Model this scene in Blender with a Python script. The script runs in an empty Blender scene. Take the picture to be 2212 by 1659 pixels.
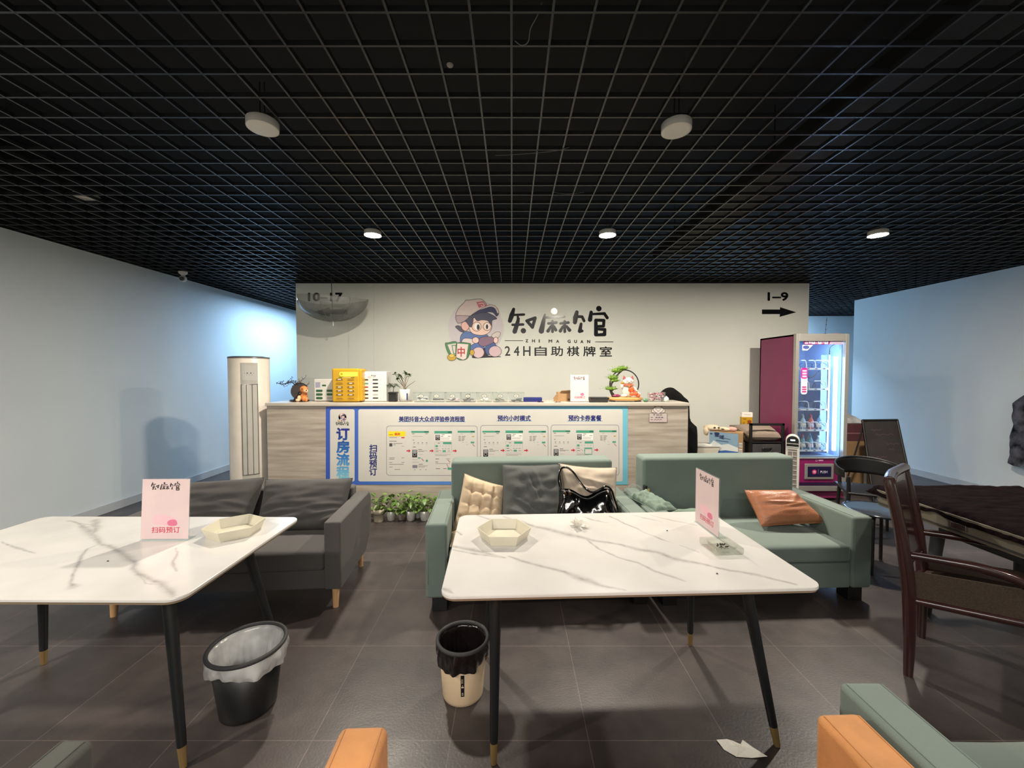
import bpy, math, random
from mathutils import Vector, Matrix, Euler, noise
R = math.radians
S = bpy.context.scene
C = S.collection
# ---------------------------------------------------------------- camera
FPX = 865.0
PITCH = R(1.75)
EYE = 1.6
cam_d = bpy.data.cameras.new('camera'); cam_d.sensor_width = 36; cam_d.lens = FPX / 2212 * 36
cam_d.clip_start = .02
cam = bpy.data.objects.new('camera', cam_d); C.objects.link(cam)
cam.location = (0, 0, EYE); cam.rotation_euler = (R(90) - PITCH, 0, 0)
S.camera = cam
# ---------------------------------------------------------------- world, exposure
w = bpy.data.worlds.new('world'); S.world = w; w.use_nodes = True
w.node_tree.nodes['Background'].inputs[0].default_value = (.5, .6, .75, 1)
w.node_tree.nodes['Background'].inputs[1].default_value = .02
S.view_settings.view_transform = 'Standard'; S.view_settings.look = 'None'
S.view_settings.exposure = 1.0; S.view_settings.gamma = 1; S.view_settings.use_curve_mapping = False
S.cycles.use_denoising = True
S.cycles.max_bounces = 8; S.cycles.transparent_max_bounces = 16
S.cycles.sample_clamp_indirect = 6
LAMP_W = 44         # watts of one lit round ceiling lamp
HALL_W = 58         # cold corridor panels
FRONT_W = 132        # the lamps of the seating bay behind the camera
# large lights of the place: cold corridor panels behind the partition, and the bay behind the camera
def area(name, loc, rot, sx, sy, watts, col, label=None):
    l = bpy.data.lights.new(name, 'AREA'); l.shape = 'RECTANGLE'; l.size = sx; l.size_y = sy
    l.energy = watts; l.color = col
    o = bpy.data.objects.new(name, l); C.objects.link(o); o.location = loc; o.rotation_euler = rot
    return o
COLD = (.42, .68, 1.0)
area('corridor_panel_light', (-3.75, 7.6, 2.84), (0, 0, 0), .3, 1.6, HALL_W * 1.1, COLD)
area('corridor_panel_light', (5.0, 8.75, 2.82), (R(32), 0, 0), 1.2, .25, HALL_W * 3.2, COLD)
area('bay_panel_light', (-.2, -1.9, 2.84), (0, 0, 0), 4.2, 1.0, FRONT_W, (1, .95, .89))

# ---------------------------------------------------------------- pixel <-> place (photograph taken as 2212 x 1659)
def ray(px, py):
    u = (px - 1106) / FPX; v = (829.5 - py) / FPX
    return u, math.cos(PITCH) + v * math.sin(PITCH), -math.sin(PITCH) + v * math.cos(PITCH)
def at(px, py, y):
    a, b, c = ray(px, py); t = y / b
    return Vector((a * t, y, EYE + c * t))
def on(px, py, z):
    a, b, c = ray(px, py); t = (z - EYE) / c
    return Vector((a * t, b * t, z))

# ---------------------------------------------------------------- materials
def lin(c):
    return tuple(((x / 255) / 12.92 if x / 255 <= .04045 else ((x / 255 + .055) / 1.055) ** 2.4) for x in c)
MATS = {}
def mat(name, rgb, rough=.6, metal=0, var=.06, vscale=6, bump=0, bscale=60, stretch=(1, 1, 1), emit=None, es=0, spec=.5, coat=0, sheen=0, rgb2=None, detail=4):
    if name in MATS: return MATS[name]
    m = bpy.data.materials.new(name); m.use_nodes = True; MATS[name] = m
    N = m.node_tree.nodes; L = m.node_tree.links; b = N['Principled BSDF']
    c = lin(rgb); c2 = lin(rgb2) if rgb2 else tuple(min(1, x * (1 + var)) for x in c)
    c1 = c if rgb2 else tuple(x * (1 - var) for x in c)
    tc = N.new('ShaderNodeTexCoord'); mp = N.new('ShaderNodeMapping'); mp.inputs['Scale'].default_value = stretch
    L.new(tc.outputs['Object'], mp.inputs[0])
    n = N.new('ShaderNodeTexNoise'); n.inputs['Scale'].default_value = vscale; n.inputs['Detail'].default_value = detail
    L.new(mp.outputs[0], n.inputs['Vector'])
    r = N.new('ShaderNodeValToRGB'); r.color_ramp.elements[0].position = .3; r.color_ramp.elements[1].position = .7
    r.color_ramp.elements[0].color = (*c1, 1); r.color_ramp.elements[1].color = (*c2, 1)
    L.new(n.outputs[0], r.inputs[0]); L.new(r.outputs[0], b.inputs['Base Color'])
    b.inputs['Roughness'].default_value = rough; b.inputs['Metallic'].default_value = metal
    b.inputs['Specular IOR Level'].default_value = spec; b.inputs['Coat Weight'].default_value = coat
    b.inputs['Sheen Weight'].default_value = sheen
    if bump:
        n2 = N.new('ShaderNodeTexNoise'); n2.inputs['Scale'].default_value = bscale; n2.inputs['Detail'].default_value = 3
        L.new(mp.outputs[0], n2.inputs['Vector'])
        bp = N.new('ShaderNodeBump'); bp.inputs['Strength'].default_value = bump; bp.inputs['Distance'].default_value = .01
        L.new(n2.outputs[0], bp.inputs['Height']); L.new(bp.outputs[0], b.inputs['Normal'])
    if emit:
        b.inputs['Emission Color'].default_value = (*lin(emit), 1); b.inputs['Emission Strength'].default_value = es
    return m
def clear(name, tint=(245, 248, 248), haze=.05, gloss=.08, rough=.03, hazecol=(220, 225, 225), fres=.28):
    """thin clear plastic or glass: straight-through light, a little haze, a fresnel reflection"""
    m = bpy.data.materials.new(name); m.use_nodes = True; MATS[name] = m
    N = m.node_tree.nodes; L = m.node_tree.links; N.remove(N['Principled BSDF'])
    t = N.new('ShaderNodeBsdfTransparent'); t.inputs[0].default_value = (*lin(tint), 1)
    d = N.new('ShaderNodeBsdfDiffuse'); d.inputs[0].default_value = (*lin(hazecol), 1)
    g = N.new('ShaderNodeBsdfGlossy'); g.inputs['Roughness'].default_value = rough
    tc = N.new('ShaderNodeTexCoord'); n = N.new('ShaderNodeTexNoise'); n.inputs['Scale'].default_value = 9
    L.new(tc.outputs['Object'], n.inputs['Vector'])
    mu = N.new('ShaderNodeMath'); mu.operation = 'MULTIPLY'; mu.inputs[1].default_value = haze * 2
    L.new(n.outputs[0], mu.inputs[0])
    a = N.new('ShaderNodeMixShader'); L.new(mu.outputs[0], a.inputs[0]); L.new(t.outputs[0], a.inputs[1]); L.new(d.outputs[0], a.inputs[2])
    lw = N.new('ShaderNodeLayerWeight'); lw.inputs[0].default_value = .25
    mu2 = N.new('ShaderNodeMath'); mu2.operation = 'MULTIPLY_ADD'; mu2.inputs[1].default_value = fres; mu2.inputs[2].default_value = gloss
    L.new(lw.outputs['Fresnel'], mu2.inputs[0])
    b = N.new('ShaderNodeMixShader'); L.new(mu2.outputs[0], b.inputs[0]); L.new(a.outputs[0], b.inputs[1]); L.new(g.outputs[0], b.inputs[2])
    L.new(b.outputs[0], N['Material Output'].inputs[0])
    return m
def ramp_mat(name, stops, axis=0, a=0, b=1, rough=.45):
    """printed colour that runs along one object axis (a real print gradient)"""
    m = bpy.data.materials.new(name); m.use_nodes = True; MATS[name] = m
    N = m.node_tree.nodes; L = m.node_tree.links; bs = N['Principled BSDF']
    tc = N.new('ShaderNodeTexCoord'); sp = N.new('ShaderNodeSeparateXYZ'); L.new(tc.outputs['Object'], sp.inputs[0])
    mr = N.new('ShaderNodeMapRange'); mr.inputs[1].default_value = a; mr.inputs[2].default_value = b
    L.new(sp.outputs[axis], mr.inputs[0])
    r = N.new('ShaderNodeValToRGB'); L.new(mr.outputs[0], r.inputs[0])
    e = r.color_ramp.elements
    while len(e) < len(stops): e.new(.5)
    for k, (p, c) in enumerate(stops): e[k].position = p; e[k].color = (*lin(c), 1)
    L.new(r.outputs[0], bs.inputs['Base Color']); bs.inputs['Roughness'].default_value = rough
    return m

def m_floor():
    m = bpy.data.materials.new('floor_tiles'); m.use_nodes = True
    N = m.node_tree.nodes; L = m.node_tree.links; b = N['Principled BSDF']
    tc = N.new('ShaderNodeTexCoord'); mp = N.new('ShaderNodeMapping')
    mp.inputs['Location'].default_value = (-.333, -1.69, 0); L.new(tc.outputs['Object'], mp.inputs[0])
    br = N.new('ShaderNodeTexBrick'); br.offset = 0; br.squash = 1
    br.inputs['Scale'].default_value = 1; br.inputs['Brick Width'].default_value = .6; br.inputs['Row Height'].default_value = .6
    br.inputs['Mortar Size'].default_value = .0017; br.inputs['Mortar Smooth'].default_value = .1
    br.inputs['Color1'].default_value = (.9, .9, .9, 1); br.inputs['Color2'].default_value = (1.1, 1.08, 1.06, 1); br.inputs['Mortar'].default_value = (2.4, 2.3, 2.2, 1)
    L.new(mp.outputs[0], br.inputs['Vector'])
    n = N.new('ShaderNodeTexNoise'); n.inputs['Scale'].default_value = 2.2; n.inputs['Detail'].default_value = 8; n.inputs['Roughness'].default_value = .65
    L.new(tc.outputs['Object'], n.inputs['Vector'])
    r = N.new('ShaderNodeValToRGB'); r.color_ramp.elements[0].position = .33; r.color_ramp.elements[1].position = .72
    r.color_ramp.elements[0].color = (*lin((48, 43, 43)), 1); r.color_ramp.elements[1].color = (*lin((77, 69, 67)), 1)
    L.new(n.outputs[0], r.inputs[0])
    mx = N.new('ShaderNodeMix'); mx.data_type = 'RGBA'; mx.blend_type = 'MULTIPLY'; mx.inputs[0].default_value = 1
    L.new(r.outputs[0], mx.inputs[6]); L.new(br.outputs[0], mx.inputs[7]); L.new(mx.outputs[2], b.inputs['Base Color'])
    n2 = N.new('ShaderNodeTexNoise'); n2.inputs['Scale'].default_value = 5; n2.inputs['Detail'].default_value = 6
    L.new(tc.outputs['Object'], n2.inputs['Vector'])
    mr = N.new('ShaderNodeMapRange'); mr.inputs[3].default_value = .30; mr.inputs[4].default_value = .5
    L.new(n2.outputs[0], mr.inputs[0]); L.new(mr.outputs[0], b.inputs['Roughness'])
    n3 = N.new('ShaderNodeTexNoise'); n3.inputs['Scale'].default_value = 90; L.new(tc.outputs['Object'], n3.inputs['Vector'])
    bp = N.new('ShaderNodeBump'); bp.inputs['Strength'].default_value = .12; bp.inputs['Distance'].default_value = .004
    L.new(n3.outputs[0], bp.inputs['Height']); L.new(bp.outputs[0], b.inputs['Normal'])
    return m
def m_marble(name):
    """white sintered stone; the veins are a per-point attribute of the top"""
    m = bpy.data.materials.new(name); m.use_nodes = True
    N = m.node_tree.nodes; L = m.node_tree.links; b = N['Principled BSDF']
    tc = N.new('ShaderNodeTexCoord')
    base = N.new('ShaderNodeTexNoise'); base.inputs['Scale'].default_value = 3; base.inputs['Detail'].default_value = 6
    L.new(tc.outputs['Object'], base.inputs['Vector'])
    r0 = N.new('ShaderNodeValToRGB'); r0.color_ramp.elements[0].position = .35; r0.color_ramp.elements[1].position = .65
    r0.color_ramp.elements[0].color = (*lin((200, 197, 193)), 1); r0.color_ramp.elements[1].color = (*lin((211, 209, 205)), 1)
    L.new(base.outputs[0], r0.inputs[0])
    at_ = N.new('ShaderNodeAttribute'); at_.attribute_name = 'vein'
    n2 = N.new('ShaderNodeTexNoise'); n2.inputs['Scale'].default_value = 26; n2.inputs['Detail'].default_value = 6
    L.new(tc.outputs['Object'], n2.inputs['Vector'])
    mr = N.new('ShaderNodeMapRange'); mr.inputs[1].default_value = .3; mr.inputs[2].default_value = .7; mr.inputs[3].default_value = .55; mr.inputs[4].default_value = 1.25
    L.new(n2.outputs[0], mr.inputs[0])
    mu = N.new('ShaderNodeMath'); mu.operation = 'MULTIPLY'; mu.use_clamp = True; L.new(at_.outputs['Fac'], mu.inputs[0]); L.new(mr.outputs[0], mu.inputs[1])
    mx = N.new('ShaderNodeMix'); mx.data_type = 'RGBA'; L.new(mu.outputs[0], mx.inputs[0]); L.new(r0.outputs[0], mx.inputs[6]); mx.inputs[7].default_value = (*lin((104, 99, 98)), 1)
    L.new(mx.outputs[2], b.inputs['Base Color']); b.inputs['Roughness'].default_value = .2
    return m

def wall_mat(name, rgb):
    return mat(name, rgb, rough=.75, var=.025, vscale=1.3, bump=.08, bscale=140)
M_wall_b = wall_mat('wall_paint_sage', (208, 210, 202))
M_wall_s = wall_mat('wall_paint_pale_blue', (194, 200, 201))
M_floor = m_floor()
M_base = mat('skirting', (170, 172, 172), .5)
M_grid = mat('grid_black_metal', (36, 37, 40), .3, .2, var=.15, vscale=3)
M_black_void = mat('plenum_black', (14, 14, 16), .9)
M_lamp_on = mat('lamp_lit_diffuser', (255, 250, 240), .4, emit=(255, 236, 205), es=22)
M_lamp_off = mat('lamp_unlit_diffuser', (214, 209, 198), .5)
M_white = mat('white_plastic', (200, 198, 192), .35)
M_cream = mat('cream_plastic', (206, 200, 180), .45, bump=.03)
M_black = mat('black_plastic', (18, 18, 19), .4)
M_blackm = mat('black_powder_coat', (20, 22, 24), .45, bump=.05, bscale=200)
M_dark = mat('charcoal_plastic', (48, 48, 50), .5)
M_brass = mat('brass', (150, 124, 80), .4, .5)
M_chrome = mat('chrome', (200, 200, 202), .15, 1)
M_silver = mat('brushed_aluminium', (176, 172, 166), .4, .6, stretch=(1, 1, 12))
M_green_f = mat('green_upholstery', (104, 118, 111), .82, var=.05, vscale=4, bump=.22, bscale=420, sheen=.12)
M_green_p = mat('green_velvet', (104, 122, 110), .8, var=.1, vscale=9, bump=.3, bscale=60)
M_grey_f = mat('dark_grey_upholstery', (74, 71, 70), .9, var=.05, vscale=4, bump=.25, bscale=420, sheen=.1)
M_grey_c = mat('charcoal_cushion_cloth', (62, 60, 59), .88, var=.08, vscale=8, bump=.25, bscale=300, sheen=.1)
M_fgrey_f = mat('grey_green_upholstery', (74, 75, 71), .9, var=.06, bump=.25, bscale=400)
M_orange = mat('orange_suede', (186, 127, 72), .75, var=.14, vscale=11, bump=.18, bscale=220, sheen=.1)
M_orange_l = mat('tan_orange_leather', (160, 104, 74), .42, var=.1, vscale=7, bump=.2, bscale=90)
M_tan = mat('tan_cotton', (196, 174, 146), .9, var=.06, bump=.2, bscale=300)
M_beige = mat('beige_linen', (178, 164, 147), .9, var=.05, bump=.25, bscale=350)
M_slate = mat('slate_grey_cloth', (80, 82, 80), .88, var=.06, bump=.2, bscale=350)
M_taupe = mat('taupe_cloth', (138, 124, 110), .9, var=.06, bump=.25, bscale=300)
M_patent = mat('black_patent_leather', (8, 8, 9), .12, var=.02, bump=.25, bscale=14, coat=.6)
M_oak = mat('pale_oak', (190, 150, 108), .5, var=.15, vscale=8, stretch=(8, 8, 1))
M_lam = mat('grey_wood_laminate', (146, 135, 122), .5, rgb2=(186, 176, 163), vscale=9, stretch=(.22, 1, 2.6), detail=8)
M_lamtop = mat('pale_wood_laminate', (176, 167, 154), .35, rgb2=(194, 186, 173), vscale=8, stretch=(.25, 1.6, 1), detail=6)
M_mahog = mat('dark_mahogany', (40, 20, 20), .25, rgb2=(56, 30, 28), vscale=12, stretch=(1, 1, .2), coat=.4)
M_mesh = mat('brown_woven_seat', (56, 47, 40), .8, rgb2=(74, 62, 52), vscale=160, bump=.4, bscale=240, spec=.15)
M_velvet = mat('dark_brown_velvet', (10, 7, 8), .9, rgb2=(28, 18, 21), vscale=5, stretch=(1.5, 6, 1), bump=.5, bscale=40, spec=.03)
M_goldtrim = mat('champagne_table_side', (100, 94, 82), .45)
M_magenta = mat('magenta_panel', (128, 34, 84), .4, var=.04, bump=.04, bscale=300)
M_magenta_d = mat('deep_magenta_panel', (132, 24, 88), .35)
M_yellow = mat('yellow_plastic', (182, 140, 20), .42)
M_yellow_d = mat('dark_yellow_slot', (150, 108, 14), .5)  # darker yellow for the shut slots
M_screen_y = mat('lit_yellow_screen', (240, 235, 60), .4, emit=(236, 236, 50), es=.7)
M_screen_w = mat('lit_white_screen', (230, 240, 250), .4, emit=(205, 228, 250), es=.8)
M_greenp = mat('dark_green_plastic', (34, 84, 52), .45)
M_redp = mat('red_plastic', (150, 30, 40), .45)
M_card = mat('brown_cardboard', (160, 126, 88), .8, var=.08)
M_card_m = mat('maroon_cardboard', (96, 52, 58), .7)
M_paper = mat('white_paper', (228, 224, 214), .8, bump=.1, bscale=40)
M_leaf = mat('pothos_leaf', (48, 80, 28), .4, rgb2=(108, 138, 58), vscale=24)
M_leaf_d = mat('dark_leaf', (38, 62, 34), .5, rgb2=(76, 100, 58), vscale=20)
M_pine = mat('pine_green', (70, 112, 28), .7, rgb2=(140, 172, 60), vscale=40)
M_bark = mat('dark_bark', (44, 34, 30), .8, bump=.5, bscale=50)
M_soil = mat('dark_soil', (40, 30, 24), .95, bump=.6, bscale=80)
M_pot = mat('white_glazed_pot', (196, 196, 190), .3, var=.1, vscale=30)
M_navyp = mat('navy_print', (22, 32, 104), .5)
M_ink = mat('black_vinyl', (12, 13, 16), .2)
M_wood_b = mat('light_bamboo', (196, 148, 88), .45, stretch=(.3, 4, 1), vscale=14, var=.12)
M_glass = clear('clear_glass', haze=.02, gloss=.05)
M_acryl = clear('clear_acrylic', haze=.06, gloss=.02, fres=.12)
M_pvc = clear('smoky_clear_pvc', tint=(214, 216, 214), haze=.24, gloss=.04, rough=.12, hazecol=(150, 152, 148), fres=.3)
M_tub = clear('clear_tub_plastic', tint=(240, 243, 241), haze=.10, gloss=.03, fres=.15)
M_liner_w = clear('white_bin_liner', tint=(200, 200, 198), haze=.62, gloss=.08, rough=.25, hazecol=(225, 225, 222))
M_liner_b = mat('black_bin_liner', (22, 17, 17), .22, bump=.5, bscale=22, coat=.3)

# ---------------------------------------------------------------- mesh builder
class MB:
    def __init__(s): s.v = []; s.f = []; s.m = []; s.s = []
    def add(s, vs, fs, m=0, sm=False):
        n = len(s.v); s.v += [Vector(p) for p in vs]
        for f in fs: s.f.append([i + n for i in f]); s.m.append(m); s.s.append(sm)
        return s
    def bx(s, x0, x1, y0, y1, z0, z1, m=0, T=None):
        vs = [Vector((x, y, z)) for z in (z0, z1) for y in (y0, y1) for x in (x0, x1)]
        if T: vs = [T @ p for p in vs]
        return s.add(vs, [(0, 2, 3, 1), (4, 5, 7, 6), (0, 1, 5, 4), (2, 6, 7, 3), (0, 4, 6, 2), (1, 3, 7, 5)], m)
    def cyl(s, a, b, r0, r1=None, n=20, m=0, caps=True):
        a = Vector(a); b = Vector(b); r1 = r0 if r1 is None else r1
        d = (b - a).normalized(); u = d.orthogonal().normalized(); w = d.cross(u)
        A = [a + (u * math.cos(t) + w * math.sin(t)) * r0 for t in [2 * math.pi * i / n for i in range(n)]]
        B = [b + (u * math.cos(t) + w * math.sin(t)) * r1 for t in [2 * math.pi * i / n for i in range(n)]]
        s.add(A + B, [(i, (i + 1) % n, n + (i + 1) % n, n + i) for i in range(n)], m, True)
        if caps: s.add(A, [list(range(n))[::-1]], m); s.add(B, [list(range(n))], m)
        return s
    def tube(s, pts, r, n=8, m=0, closed=False):
        P = [Vector(p) for p in pts]; K = len(P)
        rr = r if isinstance(r, (list, tuple)) else [r] * K
        rings = []; u = None
        for k in range(K):
            a = P[(k - 1) % K] if (closed or k) else P[k]; b = P[(k + 1) % K] if (closed or k < K - 1) else P[k]
            d = (b - a).normalized()
            if u is None: u = d.orthogonal().normalized()
            u = (u - d * u.dot(d)).normalized(); w = d.cross(u)
            rings += [P[k] + (u * math.cos(2 * math.pi * i / n) + w * math.sin(2 * math.pi * i / n)) * rr[k] for i in range(n)]
        fs = []
        for k in range(K if closed else K - 1):
            q = (k + 1) % K
            for i in range(n): fs.append((k * n + i, k * n + (i + 1) % n, q * n + (i + 1) % n, q * n + i))
        s.add(rings, fs, m, True)
        if not closed: s.add(rings[:n], [list(range(n))[::-1]], m); s.add(rings[-n:], [list(range(n))], m)
        return s
    def lathe(s, prof, c=(0, 0, 0), n=28, m=0, sx=1, sy=1, T=None, wob=None, capb=False, capt=False):
        c = Vector(c); vs = []
        for k, (r, z) in enumerate(prof):
            for i in range(n):
                t = 2 * math.pi * i / n; q = wob(k, t) if wob else (0, 0)
                p = Vector(((r + q[0]) * math.cos(t) * sx, (r + q[0]) * math.sin(t) * sy, z + q[1]))
                vs.append((T @ p if T else p) + c)
        fs = [(k * n + i, k * n + (i + 1) % n, (k + 1) * n + (i + 1) % n, (k + 1) * n + i) for k in range(len(prof) - 1) for i in range(n)]
        s.add(vs, fs, m, True)
        if capb: s.add(vs[:n], [list(range(n))[::-1]], m)
        if capt: s.add(vs[-n:], [list(range(n))], m)
        return s
    def ball(s, c, r, m=0, n=14, f=None, T=None):
        r = (r, r, r) if not hasattr(r, '__len__') else r
        c = Vector(c); vs = []; h = n // 2 + 1
        for k in range(h + 1):
            a = math.pi * k / h - math.pi / 2
            for i in range(n):
                t = 2 * math.pi * i / n; d = Vector((math.cos(a) * math.cos(t), math.cos(a) * math.sin(t), math.sin(a)))
                q = 1 + (f(d) if f else 0); p = Vector((d.x * r[0], d.y * r[1], d.z * r[2])) * q
                vs.append((T @ p if T else p) + c)
        return s.add(vs, [(k * n + i, k * n + (i + 1) % n, (k + 1) * n + (i + 1) % n, (k + 1) * n + i) for k in range(h) for i in range(n)], m, True)
    def prism(s, pts, off, m=0):
        n = len(pts); off = Vector(off); A = [Vector(p) for p in pts]; B = [p + off for p in A]
        return s.add(A + B, [list(range(n))[::-1], [n + i for i in range(n)]] + [(i, (i + 1) % n, n + (i + 1) % n, n + i) for i in range(n)], m)
    def grid(s, fn, nu, nv, m=0, sm=True, close_u=False):
        vs = [fn(i / nu, j / nv) for j in range(nv + 1) for i in range(nu + (0 if close_u else 1))]
        w = nu if close_u else nu + 1
        fs = []
        for j in range(nv):
            for i in range(nu):
                i2 = (i + 1) % w
                fs.append((j * w + i, j * w + i2, (j + 1) * w + i2, (j + 1) * w + i))
        return s.add(vs, fs, m, sm)
    def build(s, name, mats, parent=None, bev=0, seg=2, sub=0, solid=0, loc=None, rot=None, weld=False):
        me = bpy.data.meshes.new(name); me.from_pydata([tuple(p) for p in s.v], [], s.f)
        mats = mats if isinstance(mats, (list, tuple)) else [mats]
        for q in mats: me.materials.append(q)
        me.polygons.foreach_set('material_index', s.m)
        me.polygons.foreach_set('use_smooth', [True] * len(s.m) if bev else s.s)
        me.update()
        o = bpy.data.objects.new(name, me); C.objects.link(o)
        if parent: o.parent = parent
        if loc: o.location = loc
        if rot: o.rotation_euler = rot
        if solid:
            k = o.modifiers.new('solid', 'SOLIDIFY'); k.thickness = solid; k.offset = 0
        if bev:
            k = o.modifiers.new('bevel', 'BEVEL'); k.width = bev; k.segments = seg; k.limit_method = 'ANGLE'; k.angle_limit = R(40); k.harden_normals = True
        if sub:
            k = o.modifiers.new('subd', 'SUBSURF'); k.levels = sub; k.render_levels = sub
        return o
def thing(name, label, cat, loc=(0, 0, 0), rz=0, group=None, rot=None):
    o = bpy.data.objects.new(name, None); C.objects.link(o); o.location = loc; o.rotation_euler = rot or (0, 0, rz)
    o.empty_display_size = .05
    o['label'] = label; o['category'] = cat
    if group: o['group'] = group
    return o
def tag(o, label, cat, group=None):
    o['label'] = label; o['category'] = cat
    if group: o['group'] = group
    return o
def struct(o): o['kind'] = 'structure'; return o
def box1(name, m, x0, x1, y0, y1, z0, z1, parent=None, bev=0, seg=2, loc=None, rot=None):
    return MB().bx(x0, x1, y0, y1, z0, z1).build(name, m, parent, bev, seg, loc=loc, rot=rot)

# ---------------------------------------------------------------- flat drawing on a surface
def text_tris(body, offset=0.0, spacing=1.0):
    cu = bpy.data.curves.new('lettering', 'FONT'); cu.body = body; cu.offset = offset; cu.space_character = spacing
    cu.resolution_u = 3
    o = bpy.data.objects.new('lettering', cu); C.objects.link(o)
    dg = bpy.context.evaluated_depsgraph_get(); dg.update()
    me = bpy.data.meshes.new_from_object(o.evaluated_get(dg))
    vs = [tuple(v.co) for v in me.vertices]; fs = [tuple(p.vertices) for p in me.polygons]
    bpy.data.objects.remove(o); bpy.data.curves.remove(cu); bpy.data.meshes.remove(me)
    return vs, fs
class Draw:
    """flat print or vinyl on a surface; fn(a, b, layer) -> point"""
    def __init__(s, fn): s.fn = fn; s.mb = MB(); s.mats = []
    def mi(s, m):
        if m not in s.mats: s.mats.append(m)
        return s.mats.index(m)
    def poly(s, pts, m, ly=1):
        s.mb.add([s.fn(a, b, ly) for a, b in pts], [list(range(len(pts)))], s.mi(m))
    def rect(s, x0, y0, x1, y1, m, ly=1): s.poly([(x0, y0), (x1, y0), (x1, y1), (x0, y1)], m, ly)
    def rrect(s, x0, y0, x1, y1, r, m, ly=1, out=None):
        pts = []
        for cx, cy, a0 in ((x1 - r, y0 + r, -90), (x1 - r, y1 - r, 0), (x0 + r, y1 - r, 90), (x0 + r, y0 + r, 180)):
            for k in range(5):
                t = R(a0 + 22.5 * k); pts.append((cx + r * math.cos(t), cy + r * math.sin(t)))
        if out: s.line(pts + [pts[0]], out, m, ly)
        else: s.poly(pts, m, ly)
    def ell(s, cx, cy, rx, ry, m, ly=1, n=24):
        s.poly([(cx + rx * math.cos(2 * math.pi * k / n), cy + ry * math.sin(2 * math.pi * k / n)) for k in range(n)], m, ly)
    def ring(s, cx, cy, rx, ry, w, m, ly=1, n=28, a0=0, a1=360):
        s.line([(cx + rx * math.cos(R(a0 + (a1 - a0) * k / n)), cy + ry * math.sin(R(a0 + (a1 - a0) * k / n))) for k in range(n + 1)], w, m, ly)
    def line(s, pts, w, m, ly=1):
        for (ax, ay), (bx, by) in zip(pts, pts[1:]):
            dx, dy = bx - ax, by - ay; l = math.hypot(dx, dy) or 1; nx, ny = -dy / l * w / 2, dx / l * w / 2
            ex, ey = dx / l * w * .15, dy / l * w * .15
            s.poly([(ax + nx - ex, ay + ny - ey), (bx + nx + ex, by + ny + ey), (bx - nx + ex, by - ny + ey), (ax - nx - ex, ay - ny - ey)], m, ly)
    def curve(s, pts, m, ly=1, closed=True, out=None, om=None):
        P = spline(pts, closed)
        if out: s.line(P + [P[0]], out, om, ly + .6)
        s.poly(P, m, ly)
    def brush(s, pts, m, ly=1):
        """round-ended stroke, points (x, y, width)"""
        for (ax, ay, aw), (bx, by, bw) in zip(pts, pts[1:]):
            n = 5
            l = math.hypot(bx - ax, by - ay) or 1; t = math.atan2(by - ay, bx - ax)
            P = [(bx + bw / 2 * math.cos(t + R(-90 + 180 * k / 8)), by + bw / 2 * math.sin(t + R(-90 + 180 * k / 8))) for k in range(9)]
            P += [(ax + aw / 2 * math.cos(t + R(90 + 180 * k / 8)), ay + aw / 2 * math.sin(t + R(90 + 180 * k / 8))) for k in range(9)]
            s.poly(P, m, ly); ly += .03
    def text(s, body, x0, y0, x1, y1, m, ly=1, bold=0, spacing=1.0, up=-1, keep=False):
        """fits the writing in the box; y0 is its top edge"""
        vs, fs = text_tris(body, 0, spacing)
        if not vs: return
        ax = min(v[0] for v in vs); bx = max(v[0] for v in vs); ay = min(v[1] for v in vs); by = max(v[1] for v in vs)
        P = [s.fn(x0 + (v[0] - ax) / (bx - ax) * (x1 - x0), y1 + (v[1] - ay) / (by - ay) * (y0 - y1), ly) for v in vs]
        s.mb.add(P, fs, s.mi(m))
        if bold:
            em = min(abs(y1 - y0), 1e9); q = bold * em
            for k, (ox, oy) in enumerate(((q, 0), (-q, 0), (0, q), (0, -q), (q * .7, q * .7), (-q * .7, -q * .7), (q * .7, -q * .7), (-q * .7, q * .7))):
                s.mb.add([s.fn(x0 + ox + (v[0] - ax) / (bx - ax) * (x1 - x0), y1 + oy + (v[1] - ay) / (by - ay) * (y0 - y1), ly + .02 * (k + 1)) for v in vs], fs, s.mi(m))
    def build(s, name, parent=None, loc=None):
        return s.mb.build(name, s.mats, parent, loc=loc)
def spline(pts, closed=True, k=6):
    n = len(pts); out = []
    for i in range(n if closed else n - 1):
        p0, p1, p2, p3 = (pts[(i - 1) % n], pts[i], pts[(i + 1) % n], pts[(i + 2) % n])
        if not closed:
            p0 = pts[max(i - 1, 0)]; p3 = pts[min(i + 2, n - 1)]
        for j in range(k):
            t = j / k
            out.append(tuple(.5 * (2 * b + (c - a) * t + (2 * a - 5 * b + 4 * c - d) * t * t + (-a + 3 * b - 3 * c + d) * t ** 3) for a, b, c, d in zip(p0, p1, p2, p3)))
    if not closed: out.append(tuple(pts[-1]))
    return out
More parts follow.
